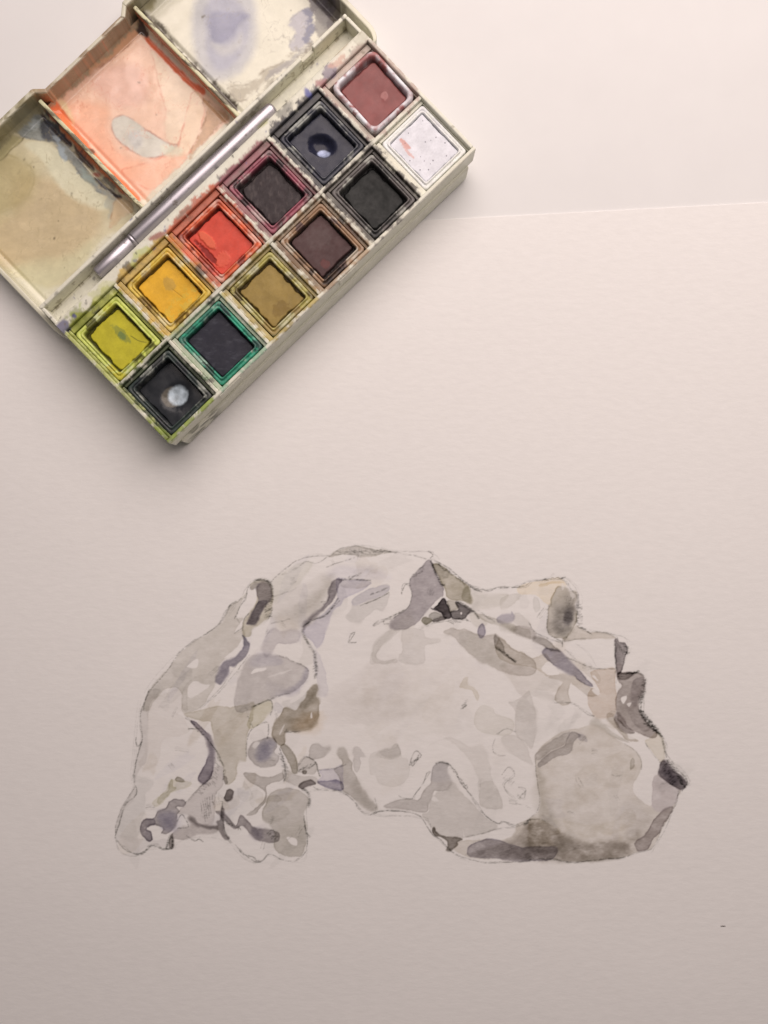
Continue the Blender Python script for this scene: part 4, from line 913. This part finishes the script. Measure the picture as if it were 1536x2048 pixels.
jog(45.9, 113.0, 48.6, 110.5); jog(83.2, 110.5, 86.0, 112.9)
def div_col(uc, left, right, topc, seed):
    def f(u, v, z):
        n = fbm(v/3.0+u, z/2.0, seed, 4); n2 = fbm(v/5.0, u*.8+z/3, seed+4, 4)
        m = sstep(.50, .58, n)[:, None]; t = sstep(6.9, 7.5, z)[:, None]
        side = np.where((u > uc)[:, None], A(right), A(left))*(.7+.6*n2[:, None])
        top = A((200, 190, 152))*(1-.8*m)+A(topc)*.8*m
        return side*(1-t)+top*t
    return f
part('well_divider', (44.7, 46.0, 49.2, 111.0, .5, 7.9), parent=lid_o, mat=M_WELL, col=div_col(45.35, (84,72,64), (222,116,70), (92,76,60), 301), r=.4, step=.35, wob=.15)
part('well_divider', (87.6, 88.9, 49.2, 111.6, .5, 7.9), parent=lid_o, mat=M_WELL, col=div_col(88.25, (186,120,92), (92,80,66), (70,58,48), 311), r=.4, step=.35, wob=.15)
def well(u0, u1, v1, seed, label):
    us = np.arange(u0, u1+.001, .30); vs = np.arange(49.5, v1+.001, .30)
    U, Vv = np.meshgrid(us, vs)
    def fil(d, R): d = np.clip(R-d, 0, R); return R-np.sqrt(np.maximum(R*R-d*d, 0))
    z = 1.5+np.maximum(np.maximum(fil(u0*0+U-u0, 2.0), fil(u1-U, 2.0)), fil(v1-Vv, 4.0))
    # shallow moulded rim line round the pad, and dried paint relief
    d = np.minimum(np.minimum(U-u0, u1-U), v1-Vv)
    z += .35*sstep(2.2, 3.4, d)*sstep(60, 58, d)-.25*np.exp(-((d-2.1)/.5)**2)
    z += (fbm(U/9, Vv/9, seed, 3)-.5)*.5+(fbm(U/1.2, Vv/1.2, seed+3, 2)-.5)*.015
    Vf = np.stack([U, Vv, z], -1).reshape(-1, 3)
    o = mk('mixing_well', Vf, gridF(*U.shape), M_WELL, lid_o, lid_col(Vf[:, 0], Vf[:, 1], Vf[:, 2]))
    o['label'] = label
well(-.85, 44.75, 112.3, 60, 'cream mixing well with olive wash and blue-black paint along its divider')
well(45.95, 87.65, 110.3, 64, 'mixing well washed in peach and orange with a bare grey capsule-shaped patch')
well(88.85, 137.0, 112.1, 68, 'cream mixing well with a blue-grey puddle stain')

# ------------------------------------------------------------------ the pans
def rrect(hx, hy, r, n=9, step=.4):
    pts = []
    for cx, cy, a0 in ((hx-r, hy-r, 0), (-hx+r, hy-r, 90), (-hx+r, -hy+r, 180), (hx-r, -hy+r, 270)):
        for i in range(n):
            a = math.radians(a0+90*i/(n-1)); pts.append((cx+r*math.cos(a), cy+r*math.sin(a)))
    P = np.array(pts); out = []
    for i in range(len(P)):
        a, b = P[i], P[(i+1) % len(P)]; d = np.linalg.norm(b-a)
        m = max(int(d/step), 1)
        for k in range(m): out.append(a+(b-a)*k/m)
    return np.array(out)
HX, HY = 9.0, 10.15; SINK = 4.6
def ringmesh(prof, r0):
    n = None; rows = []
    base = rrect(HX, HY, r0)
    for ins, z in prof:
        s = np.array([(HX-ins)/HX, (HY-ins)/HY])
        rows.append(np.concatenate([base*s, np.full((len(base), 1), z)], 1))
    V = np.concatenate(rows); n = len(base)
    i = np.arange(n); F = []
    for k in range(len(prof)-1):
        F.append(np.stack([k*n+i, k*n+(i+1) % n, (k+1)*n+(i+1) % n, (k+1)*n+i], 1))
    return V, np.concatenate(F)
PROF_STEP = [(.25, 0), (.12, 4.0), (0, 8.9), (.1, 9.25), (.3, 9.36), (.75, 9.36), (.9, 9.25), (.98, 9.0), (1.08, 9.0), (1.18, 9.4), (1.3, 9.6), (1.45, 9.66), (1.65, 9.6), (1.78, 9.35), (1.86, 8.0), (1.98, 5.0), (2.1, 1.0)]
PROF_FAT = [(.25, 0), (.12, 5.0), (0, 9.6), (.12, 10.0), (.4, 10.3), (.8, 10.38), (1.15, 10.3), (1.4, 9.9), (1.55, 8.5), (1.7, 5.0), (1.9, 1.0)]
def pan(row, k, name_label, rim, cover, cake, dark, top, shape, gloss=False, dents=(), prof=PROF_STEP, rim_base=(214, 208, 192), dz=0.0, du=0.0, dv=0.0, rot=0.0, extra=None, rough=.18, inset=1.84, margin=.25, floorz=4.5):
    u0 = k*PITCH+2.15+HX+du; v0 = (1.75 if row == 0 else 25.05)+HY+dv
    x = C0[0]+u0*CA-v0*SA; y = C0[1]+u0*SA+v0*CA
    t = empty('paint_pan', (x, y, PF+.06+dz), ANG+math.radians(rot))
    tag(t, name_label, 'paint pan', 'half pans of watercolour in the box')
    seed = 100+row*20+k*3
    V, F = ringmesh(prof, 1.0 if prof is PROF_STEP else 2.4)
    V[:, 2] = np.maximum(V[:, 2]-SINK, V[:, 2]*.02)
    ra, rb = V[:, 0]*.77+V[:, 1]*.64+V[:, 2]*.3, V[:, 1]*.77-V[:, 0]*.64+V[:, 2]*.2
    n1 = fbm(ra/3.1, rb/3.1, seed, 4, .6); n2 = fbm(ra/1.3, rb/1.3, seed+2, 4, .6)
    n3 = fbm(ra/4.3+7, rb/4.3, seed+31, 5, .65)
    m = sstep(.56-cover*.32-.10, .56-cover*.32+.10, .7*n1+.3*n2+(.12*cover))
    m = (m*(1-.42*sstep(.50, .68, n3)))[:, None]
    c = A(rim_base)*(1-m)+A(rim)*(.75+.55*n2[:, None])*m
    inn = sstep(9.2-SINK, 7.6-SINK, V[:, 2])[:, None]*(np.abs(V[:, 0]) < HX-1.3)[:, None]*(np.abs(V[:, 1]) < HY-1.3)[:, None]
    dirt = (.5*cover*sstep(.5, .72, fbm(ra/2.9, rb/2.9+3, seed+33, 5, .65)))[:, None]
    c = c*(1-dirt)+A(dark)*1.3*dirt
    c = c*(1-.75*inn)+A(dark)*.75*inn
    rs = np.random.RandomState(seed)
    for j in range(7):                  # smears and clots carried over the rim by the brush
        px_, py_ = (rs.choice([-1, 1])*HX*.9, rs.uniform(-1, 1)*HY) if rs.rand() < .5 else (rs.uniform(-1, 1)*HX, rs.choice([-1, 1])*HY*.9)
        rr = np.sqrt(((V[:, 0]-px_)/(1.0+2.2*rs.rand()))**2+((V[:, 1]-py_)/(1.0+2.2*rs.rand()))**2)+(n2-.5)*2.2+(n1-.5)*1.2
        mm = (sstep(1.1, .75, rr)*(.85 if rs.rand() < .6 else .5)*min(1, cover+.15))[:, None]
        c = c*(1-mm)+(A(cake)*(.8+.5*n2[:, None]) if rs.rand() < .6 else A(dark)*1.2)*mm
    V[:, :2] += (n1[:, None]-.5)*.15
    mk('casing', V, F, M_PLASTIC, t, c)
    # paint cake: a worn block in the pan
    hx, hy = HX-inset, HY-inset
    us = np.linspace(-hx, hx, 82); vs = np.linspace(-hy, hy, 94); U, Vv = np.meshgrid(us, vs)
    wob = (fbm(U/2.2, Vv/2.2, seed+5, 2)-.5)*1.0+(fbm(U/.5, Vv/.5, seed+6, 2)-.5)*.12
    xl, xr, yb, yt, cr = [q*.72 for q in shape]          # margins left, right, front, back and corner rounding
    cx, cy = (xl-xr)/2, (yb-yt)/2; ex, ey = hx-(xl+xr)/2, hy-(yb+yt)/2
    qx = np.abs(U-cx)-(ex-cr); qy = np.abs(Vv-cy)-(ey-cr)
    sd = cr-np.hypot(np.maximum(qx, 0), np.maximum(qy, 0))-np.minimum(np.maximum(qx, qy), 0)+wob*margin*2.2
    blk = sstep(-.22, .34, sd)
    fz = max(top-.95, floorz)-SINK; top = top-SINK
    relief = (fbm(U/4.5, Vv/4.5, seed+8, 2)-.5)*rough*1.5+(fbm(U/.8, Vv/.8, seed+9, 2)-.5)*rough*.04
    z = fz+(fbm(U/.8, Vv/.8, seed+12, 3)-.5)*.3*(1-blk)+(top-fz)*blk*(1-.05*np.exp(-np.maximum(sd, 0)/.5))+relief*blk
    tone = .82+.36*fbm(U/2.6, Vv/2.6, seed+14, 4)
    col = A(dark)[None, None]*(.7+.7*fbm(U/1.1, Vv/1.1, seed+15, 3))[..., None]*(1-blk[..., None])+A(cake)[None, None]*tone[..., None]*blk[..., None]
    edge = np.exp(-(sd/.28)**2)[..., None]*.35*(fbm(U/.8, Vv/.8, seed+16, 2) > .5)[..., None]
    col = col*(1-edge)
    for (dx, dy, rx, ry, ang, depth, cin, cring) in dents:
        ca, sa = math.cos(math.radians(ang)), math.sin(math.radians(ang))
        a = ((U-dx)*ca+(Vv-dy)*sa)/rx; b = (-(U-dx)*sa+(Vv-dy)*ca)/ry
        rr = np.sqrt(a*a+b*b)+(fbm(U/1.5, Vv/1.5, seed+21, 2)-.5)*.12
        if depth: z -= depth*np.exp(-(rr/.72)**4)
        if cring is not None:
            m = sstep(1.02, .82, rr)[..., None]; col = col*(1-m)+A(cring)*m*(.8+.4*fbm(U/1.2, Vv/1.2, seed+22, 3)[..., None])
        if cin is not None:
            c0, q, ox, oy = cin
            rr2 = np.sqrt(((U-dx-ox)*ca+(Vv-dy-oy)*sa)**2/(rx*q)**2+(-(U-dx-ox)*sa+(Vv-dy-oy)*ca)**2/(ry*q)**2)+(fbm(U/.9, Vv/.9, seed+24, 2)-.5)*.10
            m = (sstep(1.04, .72, rr2)*np.clip(.35+1.15*fbm(U/1.9, Vv/1.9, seed+25, 3), 0, 1))[..., None]
            col = col*(1-m)+A(c0)*m*(.45+1.0*fbm(U/1.5, Vv/1.5, seed+23, 4)[..., None])
    if extra is not None: col, z = extra(U, Vv, col, z, seed)
    Vf = np.stack([U, Vv, z], -1).reshape(-1, 3)
    o = mk('paint_cake', Vf, gridF(*U.shape), M_CAKE_WET if gloss else M_CAKE, t, col.reshape(-1, 3))
    return t
def blob(U, V, x, y, rx, ry, seed, n=.35):
    return sstep(1.05, .75, np.sqrt(((U-x)/rx)**2+((V-y)/ry)**2)+(fbm(U/1.0, V/1.0, seed+40, 3)-.5)*2*n)[..., None]
def ex_lemon(U, V, c, z, s):
    m = blob(U, V, 1.6, .6, 1.6, 4.2, s)*.7; c = c*(1-m)+A((128,130,60))*m
    m = blob(U, V, 1.4, -.2, 1.1, 1.6, s+1)*.6; c = c*(1-m)+A((84,110,76))*m
    d = np.abs((U-3.6)+.45*(V+3.0)+.25*np.sin(V)); m = (np.exp(-(d/.14)**2)*sstep(-1.5, -2.2, V)*sstep(3.2, 2.2, U-.0*V-2.8))[..., None]*.8
    return c*(1-m)+A((60,62,34))*m, z
def ex_yellow(U, V, c, z, s):
    m = blob(U, V, 1.2, 1.6, 2.0, 2.6, s, .25)*.45; c = c*(1-m)+A((150,126,74))*m
    m = (sstep(.50, .60, fbm(U/.8, V/.8, s+30, 3))*sstep(-1, -5, V))[..., None]*.5; c = c*(1-m)+A((196,170,74))*m
    d = np.abs(U-.8+.5*V*.3); m = (np.exp(-(d/.12)**2)*sstep(.5, -.5, V)*sstep(-5, -4, V))[..., None]*.6
    return c*(1-m)+A((120,84,26))*m, z-.1*m[..., 0]
def ex_red(U, V, c, z, s):
    m = blob(U, V, -2.6, 3.4, 1.6, 4.2, s, .2)*.8; c = c*(1-m)+A((212,100,72))*m; z = z+.45*m[..., 0]
    m = blob(U, V, -3.8, -4.4, 2.8, 2.4, s+3, .3)*.7; c = c*(1-m)+A((208,92,70))*m; z = z+.25*m[..., 0]
    m = blob(U, V, -5.6, .4, 1.0, 5.0, s+5, .5)*.8; return c*(1-m)+A((110,34,34))*m, z-.4*m[..., 0]
def ex_white(U, V, c, z, s):
    m = blob(U, V, -3.6, 5.2, .9, 2.8, s, .5)*.85; c = c*(1-m)+A((206,148,134))*m
    m = blob(U, V, -4.6, 2.4, .5, 2.6, s+2, .5)*.7; c = c*(1-m)+A((210,158,146))*m
    r = np.random.RandomState(5)
    for i in range(16):
        x, y = r.uniform(-6, 6), r.uniform(-7, 7); q = r.uniform(.12, .32)
        m = sstep(1, .6, np.hypot(U-x, V-y)/q)[..., None]*.9; c = c*(1-m)+A((80,72,84))*m
    return c, z
def ex_dred(U, V, c, z, s):
    m = blob(U, V, 2.2, -2.8, 1.2, 1.5, s, .3)*.6; c = c*(1-m)+A((176,118,112))*m
    return c, z+.12*m[..., 0]-.45*np.exp(-((U-1.0)**2+(V+1.5)**2)/9)
def ex_purple(U, V, c, z, s):
    n = fbm((U+V)/2.5, (U-V)/.9, s+31, 4); m = (sstep(.5, .8, n)*.4)[..., None]; c = c*(1-m)+A((40,32,32))*m
    m = (sstep(.5, .8, fbm((U+V)/2.4, (U-V)/1.0, s+35, 4))*.4)[..., None]; return c*(1-m)+A((92,80,76))*m, z
def ex_slate(U, V, c, z, s):
    m = (sstep(.52, .8, fbm((U-V)/3, (U+V)/1.1, s+31, 4))*.3)[..., None]; return c*(1-m)+A((86,84,90))*m, z
def ex_ochre(U, V, c, z, s):
    m = blob(U, V, -1, -5, 3, 2.4, s, .4)*.5; c = c*(1-m)+A((112,86,44))*m
    m = blob(U, V, 2, 2, 3, 4, s+3, .4)*.35; return c*(1-m)+A((160,132,76))*m, z
def ex_brown(U, V, c, z, s):
    m = blob(U, V, -3.2, -4.6, 1.6, 1.6, s, .3)*.5; c = c*(1-m)+A((110,62,58))*m
    m = blob(U, V, 1, 3, 4, 4, s+3, .4)*.3; return c*(1-m)+A((98,82,78))*m, z
S = lambda *a: a
# back row, from the lower-left end of the box
pan(1, 0, 'lemon yellow paint pan with a green smear, at the lower-left end of the back row', (188,190,96), .85, (180,166,48), (70,66,24), 8.2, S(1.0,.8,.5,1.3,1.6), extra=ex_lemon, rough=.22, margin=.45)
pan(1, 1, 'orange-yellow paint pan between the lemon pan and the red pan', (204,170,74), .95, (214,160,50), (96,68,22), 7.9, S(.35,.9,.5,.7,1.0), extra=ex_yellow, rough=.25, margin=.3)
pan(1, 2, 'bright red paint pan with an orange-red stained rim', (206,98,62), 1.0, (200,76,60), (108,32,26), 8.0, S(.3,.3,.3,.7,1.2), extra=ex_red, rough=.2, margin=.3)
pan(1, 3, 'nearly black purple paint pan with a crimson-stained rim', (142,76,86), .95, (58,49,49), (30,23,23), 7.6, S(.9,.9,.7,1.0,2.2), extra=ex_purple, rough=.2, margin=.35)
pan(1, 4, 'navy blue paint pan worn through to a pale spot', (58,58,64), 1.0, (42,42,54), (22,22,30), 7.6, S(.15,.2,.15,.3,1.0), gloss=True,
    dents=[(-.3, .2, 5.2, 3.9, -58, 2.3, ((176,178,200), .46, -1.0, -2.0), (32,32,46))], rough=.2)
pan(1, 5, 'dull maroon paint pan in a chipped white casing', (150,92,88), .10, (126,66,62), (96,56,54), 8.6, S(.1,.5,.2,1.0,1.6), gloss=True, prof=PROF_FAT, rim_base=(222,214,216), extra=ex_dred, dz=.3, du=.2, rot=-1.5, rough=.3, inset=1.62)
# front row
pan(0, 0, 'blue-black paint pan with a pale worn disc in its middle', (52,60,56), 1.0, (38,39,42), (26,27,28), 6.4, S(.1,.1,.1,.1,.8), gloss=True,
    dents=[(.4, -1.5, 5.4, 5.0, 0, 1.1, None, None), (-.8, -.6, 3.6, 3.4, 0, .1, None, (96,88,78)), (.9, -1.5, 3.8, 3.5, 0, .1, ((188,194,198), .98, 0, 0), None)], rough=.2, dv=-.2)
pan(0, 1, 'dark slate paint pan with an emerald-stained rim', (52,140,110), .78, (46,44,51), (26,25,29), 7.8, S(.1,.6,.3,.3,1.2), extra=ex_slate, rough=.12, margin=.2)
pan(0, 2, 'olive ochre paint pan between the emerald-rimmed and the brown pans', (164,150,84), .95, (144,118,66), (72,56,28), 8.4, S(.7,1.1,.7,.9,1.0), extra=ex_ochre, rough=.15, margin=.5, du=.15)
pan(0, 3, 'dark brown paint pan with a tan-stained rim', (146,112,84), .95, (80,58,56), (30,21,19), 8.0, S(.7,.5,2.0,.5,1.2), extra=ex_brown, rough=.15, margin=.3)
pan(0, 4, 'black paint pan with a grey-brown rim, next to the white pan', (86,78,74), .95, (42,41,39), (24,22,22), 7.4, S(.8,.7,.9,1.1,2.0), gloss=False, dents=[(0, 0, 6, 6, 0, .5, None, None)], rough=.2, margin=.4)
pan(0, 5, 'white paint pan with a pink smear, at the right corner of the front row', (214,206,196), .2, (214,206,206), (176,166,166), 9.1, S(.02,.15,.05,.1,.5), rim_base=(226,218,208), extra=ex_white, rough=.1, du=-.1)

# ------------------------------------------------------------------ travel brush in the trough
br = empty('brush_handle', (C0[0]+20.3*CA-55.45*SA, C0[1]+20.3*SA+55.45*CA, 9.72), ANG-math.radians(.55))
tag(br, 'silver metal tube of a travel brush lying in the trough of the paintbox', 'brush')
def lathe(name, prof, R0):
    n = 40; a = np.linspace(0, 2*np.pi, n, endpoint=False)
    rows = [np.stack([np.full(n, x), np.cos(a)*r, np.sin(a)*r+R0], 1) for x, r in prof]
    V = np.concatenate(rows); i = np.arange(n)
    F = np.concatenate([np.stack([k*n+i, k*n+(i+1) % n, (k+1)*n+(i+1) % n, (k+1)*n+i], 1) for k in range(len(prof)-1)])
    mk(name, V, F, M_METAL, br)
lathe('handle_end', [(0, .01), (.02, 1.55), (.25, 1.85), (.6, 1.95), (5, 2.0), (15.2, 2.02), (15.3, 1.8)], 2.35)
lathe('joint_ring', [(14.9, 1.9), (14.95, 2.18), (15.5, 2.24), (16.0, 2.18), (16.05, 1.8)], 2.35)
lathe('cap_tube', [(16.1, 1.8), (16.12, 2.2), (16.5, 2.28), (40, 2.3), (74.5, 2.3), (75.8, 2.2), (76.5, 1.85), (76.9, 1.2), (77.0, .01)], 2.35)

# ------------------------------------------------------------------ a dark fleck on the sheet
fx, fy = P2W(1446, 1852)
V, F = slab(-.85, .85, -.13, .13, 0, .12, r=.06, step=.2)
V[:, 1] *= np.sqrt(np.clip(1-(V[:, 0]/.9)**2, .05, 1))
fl = mk('paper_fleck', V, F, M_FLECK, None, None, loc=(float(fx), float(fy), .01))
tag(fl, 'tiny dark fleck lying on the bare lower right of the paper', 'fleck')
